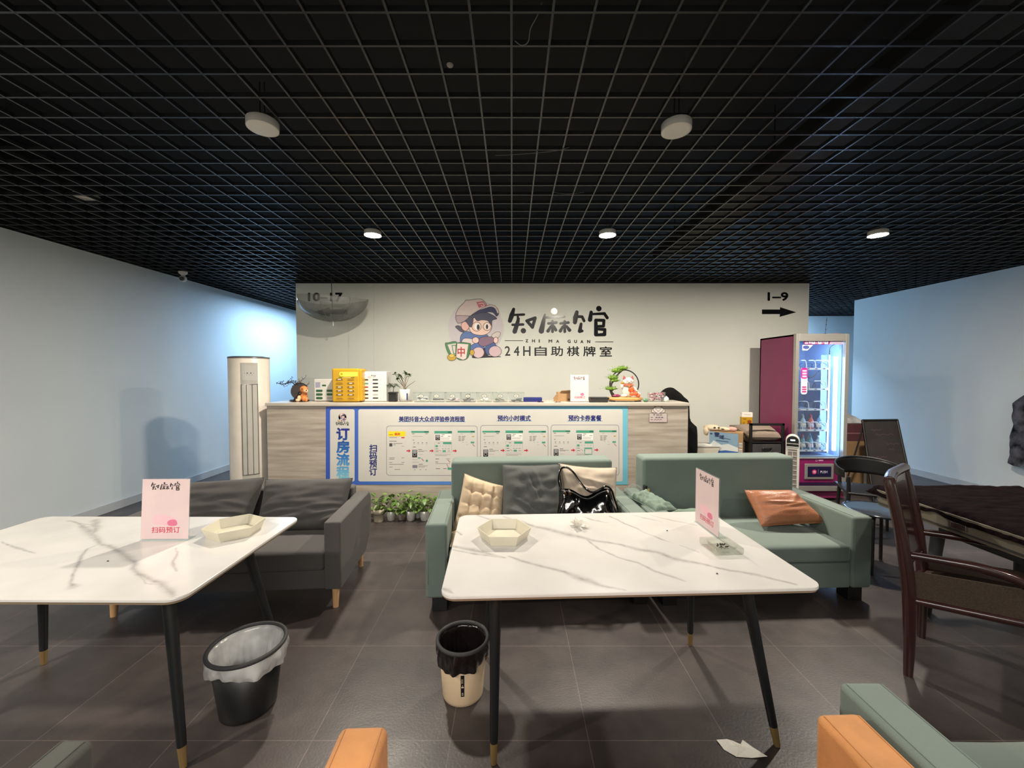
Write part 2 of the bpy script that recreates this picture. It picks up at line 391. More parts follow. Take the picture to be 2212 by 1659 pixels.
# brush characters of the shop name, in the crop's own units (x 820-1985, y 215-565)
BRUSH = [
    [(893, 252, 34), (872, 320, 56), (850, 385, 46)], [(895, 318, 26), (1010, 313, 28)], [(940, 330, 24), (945, 395, 34)],
    [(880, 430, 28), (1000, 426, 30)], [(947, 362, 34), (930, 430, 48), (905, 506, 52)], [(1003, 497, 60), (1004, 498, 60)],
    [(1042, 385, 34), (1138, 352, 36), (1107, 458, 36), (1042, 385, 34)],
    [(1250, 312, 22), (1234, 380, 44), (1208, 500, 62)], [(1352, 276, 74), (1353, 277, 74)], [(1262, 347, 26), (1468, 338, 30)],
    [(1288, 414, 28), (1378, 404, 32)], [(1335, 388, 30), (1335, 508, 32)], [(1318, 445, 26), (1284, 500, 40)], [(1350, 445, 26), (1372, 488, 36)],
    [(1425, 414, 28), (1515, 404, 32)], [(1474, 390, 30), (1474, 508, 32)], [(1455, 445, 26), (1424, 500, 38)], [(1495, 445, 26), (1528, 490, 42)],
    [(1612, 285, 40), (1597, 345, 58), (1590, 402, 46)], [(1618, 336, 32), (1672, 338, 32), (1694, 384, 32)], [(1660, 420, 32), (1646, 500, 46), (1672, 500, 32)],
    [(1775, 287, 38), (1762, 372, 50)], [(1862, 245, 62), (1863, 246, 62)], [(1792, 308, 26), (1925, 302, 34), (1957, 350, 36)],
    [(1828, 378, 38), (1830, 540, 46)], [(1830, 376, 34), (1920, 380, 36), (1916, 445, 34), (1835, 448, 30)],
    [(1835, 478, 30), (1930, 484, 36), (1927, 540, 40), (1835, 546, 32)]]
def brush_name(d, x0, y0, x1, y1, m, ly=1):
    sx = (x1 - x0) / 1165; sy = (y1 - y0) / 350; sw = (sx + sy) / 2
    for k, st in enumerate(BRUSH): d.brush([(x0 + (a - 820) * sx, y0 + (b - 215) * sy, w * sw) for a, b, w in st], m, ly + .1 * (k % 7))
INKS = {}
def ink(*c):
    if c not in INKS: INKS[c] = mat('print_%d_%d_%d' % c, c, .5, var=.03, vscale=20)
    return INKS[c]
def mascot(d, X, Y, k, small=False):
    """the shop's printed emblem: boy in a cap reading, beside tiles; crop units -> X + k*x"""
    T = lambda p: [(X + k * a, Y + k * b) for a, b in p]
    o = ink(42, 36, 46); ly = [1]
    def cv(p, m, line=5):
        ly[0] += 1; d.curve(T(p), m, ly[0], out=None if small else line * k, om=o)
    def el(cx, cy, rx, ry, m, line=5):
        ly[0] += 1; d.ell(X + k * cx, Y + k * cy, rx * k, ry * k, m, ly[0])
        if not small and line: ly[0] += .5; d.ring(X + k * cx, Y + k * cy, rx * k, ry * k, line * k, o, ly[0])
    el(464, 470, 315, 325, ink(198, 191, 196), 0)
    cv([(230, 450), (270, 440), (320, 480), (330, 515), (285, 505), (255, 480)], ink(70, 70, 92))
    cv([(420, 800), (540, 700), (600, 710), (600, 780), (748, 792), (600, 800)], ink(40, 36, 48))
    cv([(285, 600), (300, 540), (360, 505), (500, 545), (600, 550), (560, 640), (480, 680), (390, 690), (300, 640)], ink(86, 112, 168))
    cv([(395, 650), (500, 640), (560, 690), (470, 740), (420, 740)], ink(76, 108, 172))
    cv([(570, 690), (640, 620), (700, 680), (650, 760), (590, 765)], ink(70, 92, 150))
    el(492, 745, 66, 62, ink(214, 186, 190)); el(682, 732, 72, 62, ink(206, 180, 186))
    cv([(300, 628), (330, 585), (420, 590), (470, 620), (400, 665), (315, 655)], ink(216, 202, 200))
    cv([(500, 590), (560, 565), (660, 565), (742, 528), (700, 600), (655, 635), (560, 675), (500, 655)], ink(134, 104, 126))
    cv([(640, 555), (700, 510), (745, 528), (700, 590)], ink(208, 196, 190), 4)
    el(460, 605, 38, 36, ink(232, 200, 190)); el(690, 605, 26, 36, ink(232, 200, 190))
    cv([(405, 400), (450, 345), (560, 350), (628, 400), (645, 455), (620, 510), (560, 545), (480, 545), (415, 520), (385, 460)], ink(236, 204, 190))
    cv([(295, 430), (325, 395), (370, 405), (385, 460), (350, 500), (310, 480)], ink(226, 178, 168))
    cv([(340, 375), (400, 330), (560, 290), (655, 320), (702, 360), (650, 380), (640, 440), (600, 385), (530, 375), (480, 385), (440, 345), (430, 400), (405, 458), (360, 405)], ink(66, 68, 92))
    el(478, 447, 34, 38, ink(240, 236, 232), 0); el(590, 447, 26, 36, ink(240, 236, 232), 0)
    el(490, 457, 17, 32, ink(40, 40, 52), 0); el(590, 452, 14, 28, ink(40, 40, 52), 0)
    for cx, r in ((472, 52), (592, 46)):
        ly[0] += 1; d.ring(X + k * cx, Y + k * 450, r * k, r * k, 6 * k, ink(120, 92, 84), ly[0])
    cv([(238, 330), (262, 250), (330, 175), (350, 148), (378, 150), (480, 136), (540, 146), (585, 205), (560, 260), (410, 325), (330, 330)], ink(204, 186, 182))
    cv([(238, 328), (300, 325), (385, 332), (350, 375), (310, 400), (262, 412), (240, 380)], ink(176, 154, 160))
    cv([(410, 322), (520, 250), (600, 212), (650, 204), (700, 235), (725, 290), (700, 332), (660, 292), (600, 285), (500, 300)], ink(44, 48, 84))
    cv([(500, 262), (590, 212), (640, 202), (690, 222), (726, 285), (708, 300), (680, 245), (630, 226), (560, 245)], ink(196, 180, 180), 4)
    ly[0] += 1; d.poly(T([(468, 172), (548, 160), (588, 215), (498, 238)]), ink(182, 96, 104), ly[0])
    ly[0] += 1; d.line(T([(492, 190), (545, 182), (560, 215), (530, 220), (525, 205)]), 9 * k, ink(214, 186, 182), ly[0])
    cv([(114, 650), (150, 632), (240, 622), (262, 700), (250, 790), (160, 770)], ink(70, 128, 80), 4)
    ly[0] += 1; d.poly(T([(140, 655), (235, 640), (245, 770), (185, 765)]), ink(216, 206, 200), ly[0])
    ly[0] += 1; d.line(T([(190, 665), (235, 662), (240, 760), (210, 755), (190, 665)]), 9 * k, ink(70, 128, 80), ly[0])
    cv([(250, 640), (390, 640), (402, 665), (380, 790), (318, 830), (240, 800)], ink(60, 120, 72), 4)
    ly[0] += 1; d.poly(T([(252, 642), (378, 652), (352, 812), (318, 828), (240, 798)]), ink(226, 208, 204), ly[0])
    ly[0] += 1; d.text('中', X + k * 256, Y + k * 684, X + k * 336, Y + k * 792, ink(176, 30, 44), ly[0], .02)
    el(188, 800, 50, 38, ink(196, 160, 56), 4); el(188, 782, 32, 20, ink(220, 190, 90), 3)
    el(420, 745, 26, 32, ink(196, 160, 56), 4)
# ================================================================ the room
ZC = 2.9                    # underside of the open-cell ceiling
XL, XR = -4.6, 6.25
struct(MB().bx(XL - .3, 9.5, -3.7, 10.2, -.1, 0).build('floor', M_floor))
struct(MB().bx(XL - .15, XL, -3.6, 10.0, 0, ZC).build('wall_left', M_wall_s))
struct(MB().bx(XR, XR + .15, -3.6, 7.35, 0, ZC).build('wall_right', M_wall_s))
struct(MB().bx(XR + .15, 9.2, 7.2, 7.35, 0, ZC).build('wall_right_return', M_wall_s))
struct(MB().bx(XL, 9.2, 9.4, 9.55, 0, ZC).build('wall_far', M_wall_s))
struct(MB().bx(-3.155, 4.335, 5.88, 6.0, 0, ZC - .005).build('wall_back', M_wall_b))
struct(MB().bx(XL, XR, -3.6, -3.45, 0, ZC).build('wall_front', M_wall_b))
struct(MB().bx(9.05, 9.2, 7.35, 9.4, 0, ZC).build('wall_corridor_end', M_wall_s))
for nm, a in (('baseboard_left', (XL, XL + .014, -3.45, 9.4)), ('baseboard_right', (XR - .014, XR, -3.45, 7.35))):
    struct(box1(nm, M_base, *a, 0, .1, bev=.004))
struct(box1('baseboard_far', M_base, XL + .014, 9.05, 9.386, 9.4, 0, .1, bev=.004))
# trim where the partition meets the ceiling
struct(box1('trim_1', M_black_void, -3.155, 4.335, 5.865, 6.015, ZC - .012, ZC + .03))
# faint plaster joints on the partition
d = Draw(lambda a, b, l: at(a, b, 5.8796 - l * .0004))
M_joint = mat('plaster_joint', (202, 203, 195), .7)
d.rect(751, 706, 754.5, 800, M_joint); d.rect(806.5, 616, 808.5, 800, M_joint)
struct(d.build('trim_2'))
# open-cell grid: one black lattice
g = MB(); s_ = .15; th = .0046; hh = .022
x = -4.502
while x < 9.05:
    y0 = -3.45 if x < XR - .02 else 7.36
    g.bx(x - th, x + th, y0, 9.39, ZC, ZC + hh); x += s_
y = on(1105, 27.6, ZC).y - .15 * 32
while y < 9.39:
    g.bx(XL, XR if y < 7.35 else 9.05, y - th, y + th, ZC + .0006, ZC + hh + .0006); y += s_
struct(g.build('ceiling', M_grid))
# the dark void above it, with ducts and trays
v = MB(); v.bx(XL - .15, 9.2, -3.6, 9.55, 3.75, 3.85)
for a in ((XL - .15, XL, -3.6, 9.55), (9.05, 9.2, -3.6, 9.55), (XL, 9.2, -3.6, -3.45), (XL, 9.2, 9.4, 9.55)): v.bx(*a, ZC + .02, 3.75)
struct(v.build('ceiling_slab', M_black_void))
M_duct = mat('duct_black_paint', (24, 24, 26), .6, bump=.1)
for k, (x0, x1, y0, y1, z0, z1) in enumerate(((-4.4, 6.0, 1.35, 1.75, 3.3, 3.6), (1.95, 2.3, -3, 5.6, 3.16, 3.26))):
    o = MB().bx(x0, x1, y0, y1, z0, z1).build('air_duct' if k == 0 else 'cable_tray', M_duct)
    tag(o, ['long black duct running crosswise above the open ceiling grid', 'narrow black cable tray running lengthwise above the ceiling grid'][k], ['duct', 'cable tray'][k])
    for q in range(5):
        m = MB()
        px_ = x0 + .15 + (x1 - x0 - .3) * q / 4; py_ = (y0 + y1) / 2 if k == 0 else y0 + .3 + (y1 - y0 - .6) * q / 4
        if k: px_ = (x0 + x1) / 2
        m.cyl((px_, py_, z1 - .01), (px_, py_, 3.76), .006, n=6)
        m.build('hanger_rod', M_duct, o)
# loose wires lying on the grid
M_wire = mat('grey_wire', (92, 92, 92), .6)
for k, (pts, lab) in enumerate((
        ([(1.18, 0), (1.165, .1), (1.14, .26), (1.145, .38), (1.12, .43), (1.105, .38)], None),)):
    P = [on(1170, 5, 2.93), on(1160, 35, 2.92), on(1146, 62, 2.91), on(1141, 90, 2.895), on(1127, 98, 2.893), on(1112, 88, 2.893)]
    tag(MB().tube(spline([tuple(p) for p in P], False), .002, 6).build('loose_wire', M_wire), 'thin loose wire looping through the ceiling grid near the top of the view', 'wire')
P = [on(1070, 336, 2.895), on(1110, 334, 2.894), on(1150, 331, 2.894), on(1200, 326, 2.895), on(1230, 318, 2.9)]
tag(MB().tube(spline([tuple(p) for p in P], False), .0016, 6).build('loose_wire', M_wire), 'thin loose wire lying across the grid between the two unlit lamps', 'wire')
P = [on(1195, 415, 2.895), on(1225, 419, 2.893), on(1262, 415, 2.9)]
tag(MB().tube(spline([tuple(p) for p in P], False), .0016, 6).build('loose_wire', M_wire), 'short sagging wire on the grid above the middle lit lamp', 'wire')

# ---------------------------------------------------------------- lamps
def lamp(x, y, lit, label, z=2.86, r=.076, watts=None):
    t = thing('ceiling_lamp', label, 'ceiling lamp', (x, y, z), group='lit round ceiling lamps' if lit else 'unlit round ceiling lamps')
    MB().lathe([(r, .002), (r, .04), (r * .9, .045)], n=36, capt=True).build('lamp_housing', M_white, t)
    MB().lathe([(.001, -.001), (r * .8, 0), (r * .985, .0015), (r * .985, .004)], n=36).build('diffuser', M_lamp_on if lit else M_lamp_off, t)
    m = MB(); m.cyl((.012, 0, .04), (.012, 0, .24), .003, n=6).cyl((-.012, 0, .04), (-.012, 0, .24), .003, n=6); m.bx(-.03, .03, -.012, .012, .04, .052); m.build('hanger', M_duct, t)
    if lit:
        l = bpy.data.lights.new('ceiling_lamp_light', 'AREA'); l.shape = 'DISK'; l.size = r * 1.9; l.energy = watts or LAMP_W; l.color = (1, .905, .77)
        o = bpy.data.objects.new('ceiling_lamp_light', l); C.objects.link(o); o.parent = t; o.location = (0, 0, -.004)
    return t
lamp(-1.29, 3.75, True, 'lit round ceiling lamp left, above the gap between the sofas')
lamp(.885, 3.75, True, 'lit round ceiling lamp in the middle, in front of the shop name')
lamp(3.39, 3.75, True, 'lit round ceiling lamp on the right, in front of the snack machine')
lamp(-1.295, 2.12, False, 'unlit round ceiling lamp left, nearest above the left marble table')
lamp(.862, 2.14, False, 'unlit round ceiling lamp right, nearest above the right marble table')
lamp(-3.3, 3.15, False, 'dim unlit round ceiling lamp near the left wall', z=2.93)
lamp(-3.3, .3, True, 'lit round ceiling lamp over the seats behind the camera, left', watts=LAMP_W * 1.2)
lamp(3.5, .2, True, 'lit round ceiling lamp over the seats behind the camera, right', watts=LAMP_W * .35)
# camera at the left wall
t = thing('security_camera', 'small white security camera hanging under the ceiling by the left wall', 'security camera', (-4.28, 5.25, 2.9))
MB().lathe([(.05, 0), (.048, -.02), (.02, -.045), (.018, -.06)], n=20).build('bracket', M_white, t)
MB().ball((0, 0, -.09), .042).build('camera_body', M_white, t)
MB().cyl((.012, -.028, -.095), (.018, -.046, -.1), .026, n=18).build('lens', M_black, t)
tag(MB().lathe([(.001, -.012), (.010, -.011), (.017, -.005), (.019, 0)], n=20).build('smoke_detector', mat('detector_plastic', (170, 166, 160), .5), loc=on(972, 140, 3.29)), 'small pale smoke detector up inside the dark ceiling void', 'smoke detector')

# ================================================================ writing on the partition
YW = 5.878
wd = lambda y: (lambda a, b, l: at(a, b, y - l * .00012))
K5 = 5.2667
crop = lambda a, b, l: at(940 + a / K5, 620 + b / K5, YW - l * .00014)
t = thing('wall_sign', 'large black shop lettering with reading boy emblem on the back wall', 'sign', at(1145, 715, YW))
def under(o, par):     # keep a mesh built in place when it is hung under its thing
    o.parent = par; o.location = [a - b for a, b in zip(o.location, par.location)]; return o
d = Draw(crop); mascot(d, 0, 0, 1); under(d.build('emblem'), t)
d = Draw(crop); brush_name(d, 820, 215, 1985, 565, M_ink)
under(d.build('shop_name'), t)
d = Draw(crop); d.rect(792, 606, 1000, 613, M_ink); d.rect(1822, 621, 2026, 628, M_ink)
for ch, x0, x1, y in (('Z', 1030, 1056, 612), ('H', 1104, 1134, 613), ('I', 1180, 1188, 614), ('M', 1292, 1330, 615), ('A', 1378, 1408, 617), ('G', 1508, 1540, 618), ('U', 1584, 1612, 619), ('A', 1655, 1685, 621), ('N', 1732, 1762, 621)):
    d.text(ch, x0, y - 16, x1, y + 16, M_ink, 1, .07)
under(d.build('small_lettering'), t)
d = Draw(crop)
for ch, x0, x1 in (('2', 795, 853), ('4', 897, 956), ('H', 1003, 1083), ('自', 1132, 1268), ('助', 1318, 1452), ('棋', 1500, 1638), ('牌', 1686, 1824), ('室', 1874, 2010)):
    d.text(ch, x0, 674 + (x0 - 800) * .003, x1, 780 + (x0 - 800) * .008, M_ink, 1, .018)
under(d.build('subtitle_lettering'), t)
for txt, x0, y0, x1, y1, lab in (('10–17', 666, 633, 739, 650, 'black room number sign 10–17 on the left of the back wall'), ('1–9', 1659, 632, 1702, 649, 'black room number sign 1–9 on the right of the back wall')):
    d = Draw(wd(YW)); d.text(txt, x0, y0, x1, y1, M_ink, 1, .06); tag(d.build('room_number_sign'), lab, 'sign', None)
for s, cx, lab in ((1, 1683, 'black arrow pointing right under the numbers 1–9'), (-1, 714, 'black arrow pointing left under the numbers 10–17')):
    d = Draw(wd(YW)); P = [(-37, -5), (2, -5), (2, -10), (37, 1), (1, 11), (2, 5), (-37, 5)]
    d.poly([(cx + s * a, 673.5 + b) for a, b in (P if s > 0 else P[::-1])], M_ink); tag(d.build('direction_arrow'), lab, 'arrow')

# ================================================================ clear umbrella hung upside down
t = thing('hanging_umbrella', 'clear plastic umbrella hanging upside down from the ceiling before the numbers 10–17', 'umbrella', (-2.42, 5.44, 2.22))
def dome(u, v, sx=.48, sy=.37):
    a = 2 * math.pi * u; sc = 1 - .07 * abs(math.sin(4 * a / 1.0)) * v
    r = math.sin(v * math.pi / 2) ** .9 * sc
    return Vector((sx * r * math.cos(a), sy * r * math.sin(a), .06 + .30 * (1 - math.cos(v * math.pi / 2)) ** .9 + .02 * math.sin(a * 2) * v))
MB().grid(lambda u, v: dome(u, v), 64, 12, close_u=True).build('canopy', M_pvc, t)
for k in range(8):
    MB().tube([dome(k / 8, j / 12) for j in range(1, 13)], .0028, 5).build('rib', mat('umbrella_rib', (112, 112, 108), .4, .4), t)
MB().tube([(-.02, 0, .7), (0, 0, .05)], .005, 8).build('shaft', M_dark, t)
MB().cyl((0, 0, .06), (0, 0, 0), .009, .006, n=10).build('ferrule', M_white, t)

# ================================================================ reception counter
YF = 4.48; ZT = 1.252
t = thing('reception_counter', 'long grey wood reception counter before the back wall', 'counter', (-.385, YF, 0))
MB().bx(-2.365, 2.36, .0, .035, 0, ZT - .035).build('front_panel', M_lam, t)
MB().bx(-2.365, -2.33, .035, .45, 0, ZT - .035).build('side_panel', M_lam, t); MB().bx(2.325, 2.36, .035, .45, 0, ZT - .035).build('side_panel', M_lam, t)
MB().bx(-2.33, 2.325, .43, .45, 0, ZT - .035).build('back_panel', M_lam, t)
MB().bx(-2.375, 2.375, -.018, .46, ZT - .034, ZT).build('countertop', M_lamtop, t, bev=.003)
# the long printed banner on its front
YP = YF - .002
def px_rect_y(y): return lambda a, b, l: at(a, b, y - l * .0002)
M_bord = ramp_mat('banner_blue_gradient', [(0, (52, 84, 176)), (.45, (82, 132, 200)), (1, (110, 180, 200))], 0, -1.7, 1.6)
M_sheet = mat('banner_white', (200, 197, 190), .5, var=.03, vscale=3, bump=.05, bscale=5)
M_vtitle = ramp_mat('vertical_title_gradient', [(0, (120, 186, 210)), (.45, (46, 116, 184)), (1, (24, 40, 130))], 2, -.36, .14)
t = thing('information_banner', 'long blue bordered white booking instructions banner on the counter front', 'banner', (-.39, YP, .78))
def bd(): return Draw(lambda a, b, l: at(a, b, YP - l * .00025) - Vector((-.39, YP, .78)))
d = bd(); d.poly([(704, 878.5), (1356, 873.5), (1356, 1047), (704, 1047)], M_bord, 1); d.build('banner_border', t)
d = bd(); d.rrect(713, 884, 766, 1040, 4, M_sheet, 2); d.rrect(774, 884, 1345, 1040, 4, M_sheet, 2); d.build('banner_panel', t)
d = bd()
for k, ch in enumerate('订房流程'): d.text(ch, 727.5, 925 + k * 27.7, 754, 950 + k * 27.7, M_vtitle, 3, .05)
d.build('vertical_title', t)
d = bd()
for k, ch in enumerate('扫码预订'): d.text(ch, 798, 960.5 + k * 17, 814, 976 + k * 17, M_navyp, 3, .03)
d.build('scan_to_book_lettering', t)
for body, x0, y0, x1, y1 in (('美团抖音大众点评验券流程图', 862, 899.5, 1003, 911), ('预约小时模式', 1075, 897.5, 1146, 909.5), ('预约卡券套餐', 1228, 897, 1299, 909.5)):
    d = bd(); d.text(body, x0, y0, x1, y1, M_navyp, 3, .035); d.rect(x0 - 3, y1 - .4, x1 + 3, y1 + .6, ink(92, 150, 196), 2.6); d.build('heading_lettering', t)
d = bd(); mascot(d, 727, 888.5, .0275, True); brush_name(d, 725, 910.5, 754, 919.5, M_ink, 4); d.build('small_emblem', t)
G1 = ink(70, 150, 124); TL = ink(112, 106, 102); TX = ink(60, 58, 58); LN = ink(150, 148, 146)
def bars(d, rows, x, y, m=TX, h=1.0, ly=3):
    for dx, dy, w_ in rows: d.rect(x + dx, y + dy, x + dx + w_, y + dy + h, m, ly)
def phone_home(d, x, y):           # screen with round icons and a picture row
    d.rect(x, y, x + 38, y + 4, G1, 3); d.rect(x + 28, y + .8, x + 37, y + 3.2, ink(40, 96, 80), 3.5)
    bars(d, [(2, 5.5, 5), (30, 5.5, 6)], x, y); bars(d, [(3, 11.5, 22)], x, y, TL, .6); bars(d, [(3, 19, 3)], x, y)
    for q in range(4): d.ell(x + 6 + q * 9, y + 25.5, 1.6, 1.6, LN, 3, 10); bars(d, [(4 + q * 9, 28.5, 4)], x, y, LN, .6)
    bars(d, [(3, 34, 7)], x, y); d.rect(x + 2, y + 40.5, x + 12.5, y + 57, ink(30, 28, 30), 3); d.rect(x + 3, y + 41, x + 11.5, y + 48, ink(140, 142, 144), 3.5); d.ring(x + 7, y + 51, 3, 3, .6, ink(200, 200, 200), 3.5, 12)
    bars(d, [(15, 39.5, 8)], x, y); bars(d, [(15, 42.5, 20), (15, 44.3, 12)], x, y, TL, .7); bars(d, [(15, 50.5, 10)], x, y, LN, .7)
    d.rect(x + 14, y + 57, x + 20, y + 59.5, G1, 3); d.line([(x + 22, y + 59.5), (x + 27, y + 65)], 1, ink(140, 40, 48), 3)
def phone_home_low(d, x, y):
    d.ell(x + 33.5, y + 64.5, 2.6, 2.6, G1, 3, 14); bars(d, [(2, 61.5, 11), (2, 67, 14)], x, y, LN, .7)
    d.rect(x + 2.5, y + 73.5, x + 13, y + 80, ink(120, 116, 130), 3); bars(d, [(16, 71.5, 9)], x, y); bars(d, [(15, 75, 20), (15, 77.5, 14)], x, y, TL, .7)
    for q in range(3): bars(d, [(6 + q * 12, 83, 3)], x, y, TL)
def phone_room(d, x, y):
    d.rect(x, y, x + 38, y + 5.5, G1, 3); d.rect(x + 29, y + 1, x + 37, y + 4, ink(40, 96, 80), 3.5); d.rect(x + 1, y + 6.5, x + 36.6, y + 20.5, ink(232, 228, 222), 2.6)
    d.rect(x + 2, y + 8, x + 12, y + 20, ink(30, 28, 30), 3); d.rect(x + 3.2, y + 8.6, x + 11, y + 13.5, ink(150, 152, 154), 3.5); d.ring(x + 7, y + 16, 3, 2, .6, ink(200, 200, 200), 3.5, 12)
    bars(d, [(15, 7.6, 7), (14, 11, 5), (29, 11, 6)], x, y); bars(d, [(14, 15, 20), (14, 17.4, 18)], x, y, LN, .7)
    d.rrect(x, y + 24, x + 37, y + 47, 1.4, LN, 3, out=.4); d.rect(x + 18.5, y + 24, x + 36.6, y + 28.5, G1, 3); bars(d, [(7, 26, 5)], x, y)
    d.rect(x + 2, y + 30.5, x + 7.5, y + 35, G1, 3)
    for q in range(4): bars(d, [(10.5 + q * 6.5, 31.5, 3), (10.8 + q * 6.5, 33.5, 2)], x, y, LN, .6)
    bars(d, [(2, 38, 6), (2, 43, 7)], x, y); bars(d, [(16, 38, 4), (22, 38, 4), (28, 38, 5), (28, 43, 6)], x, y, TL, .8); d.rect(x + 17.5, y + 41.5, x + 24.5, y + 45.5, G1, 3); d.line([(x + 10, y + 41), (x + 15, y + 44)], .7, ink(180, 60, 66), 3)
    bars(d, [(1, 50.5, 34), (1, 53, 26)], x, y, TL, .6)
def phone_room_low(d, x, y):
    bars(d, [(2, 60, 8), (2, 66.5, 6)], x, y); bars(d, [(24, 60, 10), (2, 70, 32)], x, y, TL, .7)
    for a in ((28.5, 62, 34, 68), (26.5, 72, 30.5, 79)): d.line([(x + a[0], y + a[1]), (x + a[2], y + a[3])], 1, ink(150, 44, 48), 3)
    d.rect(x + 28.5, y + 79, x + 38, y + 84, G1, 3); bars(d, [(3, 81, 9), (19, 81, 7)], x, y)
def phone_pay(d, x, y):
    d.rect(x, y, x + 37.5, y + 4.2, G1, 3); d.rect(x + 28, y + .8, x + 36.5, y + 3.4, ink(40, 96, 80), 3.5)
    bars(d, [(6, 6.4, 6), (26, 6.4, 6)], x, y, LN, .7); bars(d, [(2, 11.8, 5), (2, 15, 5), (2, 18, 5), (2, 20.8, 5)], x, y); bars(d, [(9, 11.8, 8), (9, 15, 6), (9, 18, 6), (9, 20.8, 4)], x, y)
    d.rect(x + 31, y + 11.5, x + 36, y + 13.6, ink(176, 150, 60), 3); d.rect(x + 28.5, y + 23.5, x + 36, y + 27.2, G1, 3); bars(d, [(10, 24.5, 3), (18, 24.5, 3)], x, y, LN, .7)
    d.line([(x + 32, y + 29), (x + 37, y + 34)], 1, ink(140, 40, 48), 3); bars(d, [(18, 30, 5)], x, y, LN, .7)
def arrow(d, x, y):
    d.poly([(x, y - 1.2), (x + 4.6, y - 1.2), (x + 4.6, y - 3.6), (x + 9, y), (x + 4.6, y + 3.6), (x + 4.6, y + 1.2), (x, y + 1.2)], ink(190, 24, 50), 3)
d = bd(); d.rrect(835, 920, 1031, 1027, 6, ink(96, 102, 122), 3, out=.8)
x, y = 838.5, 931.5
d.rect(x, y, x + 38, y + 10.5, ink(240, 206, 40), 3); d.rect(x, y + 10.5, x + 35, y + 11.5, ink(214, 190, 90), 3); d.text('截屏', x + 14, y + 3.6, x + 25.5, y + 9, ink(206, 74, 26), 3.5, .04); bars(d, [(2, 7, 9)], x, y)
bars(d, [(2.5, 13, 17)], x, y, TL); d.rect(x + 28.5, y + 12.6, x + 35.5, y + 15.2, ink(186, 70, 44), 3); bars(d, [(2.5, 21, 16)], x, y); d.rect(x + 2.5, y + 26, x + 9, y + 33, ink(72, 70, 72), 3)
bars(d, [(11, 26, 20), (11, 29, 5)], x, y, TL); bars(d, [(29, 32, 6)], x, y, LN)
bars(d, [(2.5, 57, 12), (29, 57, 6), (2.5, 60, 11), (2.5, 67, 6), (29, 67, 6), (2.5, 71, 31), (2.5, 77, 7), (14, 82, 12)], x, y, TL)
phone_home(d, 888.5, 931); phone_home_low(d, 888.5, 931); phone_room(d, 938.5, 931); phone_room_low(d, 938.5, 931); phone_pay(d, 988.5, 930.5)
for ax in (878, 928, 978): arrow(d, ax, 974)
d.build('flow_diagram', t)
d = bd(); d.rrect(1038, 919, 1184, 1027, 6, ink(96, 102, 122), 3, out=.8); phone_home(d, 1042, 930.5); phone_room(d, 1092, 930); phone_pay(d, 1142, 930.5); arrow(d, 1081.5, 973); arrow(d, 1132, 973); d.build('flow_diagram', t)
d = bd(); d.rrect(1190.5, 918, 1337, 1027, 6, ink(96, 102, 122), 3, out=.8); phone_home(d, 1194, 929.5); phone_room(d, 1244.5, 929.5); phone_pay(d, 1294.5, 929.5); arrow(d, 1233.5, 972.5); arrow(d, 1284, 972)
d.rect(1263, 967, 1279, 982, G1, 4); d.rect(1264, 970, 1278, 980.5, M_sheet, 4.5); bars(d, [(0, 0, 8), (0, 3, 8)], 1267, 973, TL, .7); d.build('flow_diagram', t)
# cat shaped wifi card
t = thing('wifi_card', 'small cat shaped wifi card stuck on the right of the counter front', 'card', at(1422, 895, YF - .001))
O = at(1422, 895, YF - .001)
d = Draw(lambda a, b, l: at(a, b, YF - .0015 - l * .0004) - O)
cw = ink(206, 198, 190); co = ink(86, 70, 68)
d.curve([(1408, 890), (1409, 884), (1413, 885), (1417, 892)], cw, 1, out=.7, om=co); d.curve([(1436, 890), (1435, 884), (1431, 885), (1427, 892)], cw, 1, out=.7, om=co)
d.poly([(1413, 880), (1415, 876.5), (1419, 879)], ink(150, 60, 54), 3); d.poly([(1431, 880), (1430, 876.5), (1426, 879)], ink(150, 60, 54), 3)
d.curve([(1413, 881), (1422, 878), (1431, 881), (1432, 887), (1422, 893), (1412, 887)], cw, 4, out=.7, om=co)
d.line([(1416, 883.5), (1419, 884.5)], .7, co, 6); d.line([(1425, 884.5), (1428, 883.5)], .7, co, 6); d.ring(1422, 886.5, 2.4, 1.6, .6, co, 6, 8, 0, 180); d.ring(1422, 876, 1.5, 1.5, .6, co, 3, 10)
d.build('cat_figure', t)
d = Draw(lambda a, b, l: at(a, b, YF - .0015 - l * .0004) - O)
d.rrect(1402.5, 893, 1441, 912, 1, ink(190, 176, 172), 6); d.rrect(1402.5, 893, 1441, 912, 1, ink(120, 106, 104), 7, out=.7)
d.text('Wi-Fi', 1417, 894.6, 1430, 898.2, co, 7, .03); d.poly([(1411, 895), (1415, 895), (1413, 898)], co, 7)
bars(d, [(0, 0, 5), (0, 5, 5)], 1405.5, 901, co, 1, 8)
for k in range(3): d.rect(1416 + k * 6, 900.5, 1420.5 + k * 6, 903, ink(112, 98, 112), 8); d.line([(1413 + k * 6, 908), (1415 + k * 6, 905.5), (1418 + k * 6, 907)], .8, ink(96, 70, 120), 8)
d.build('name_plate', t)
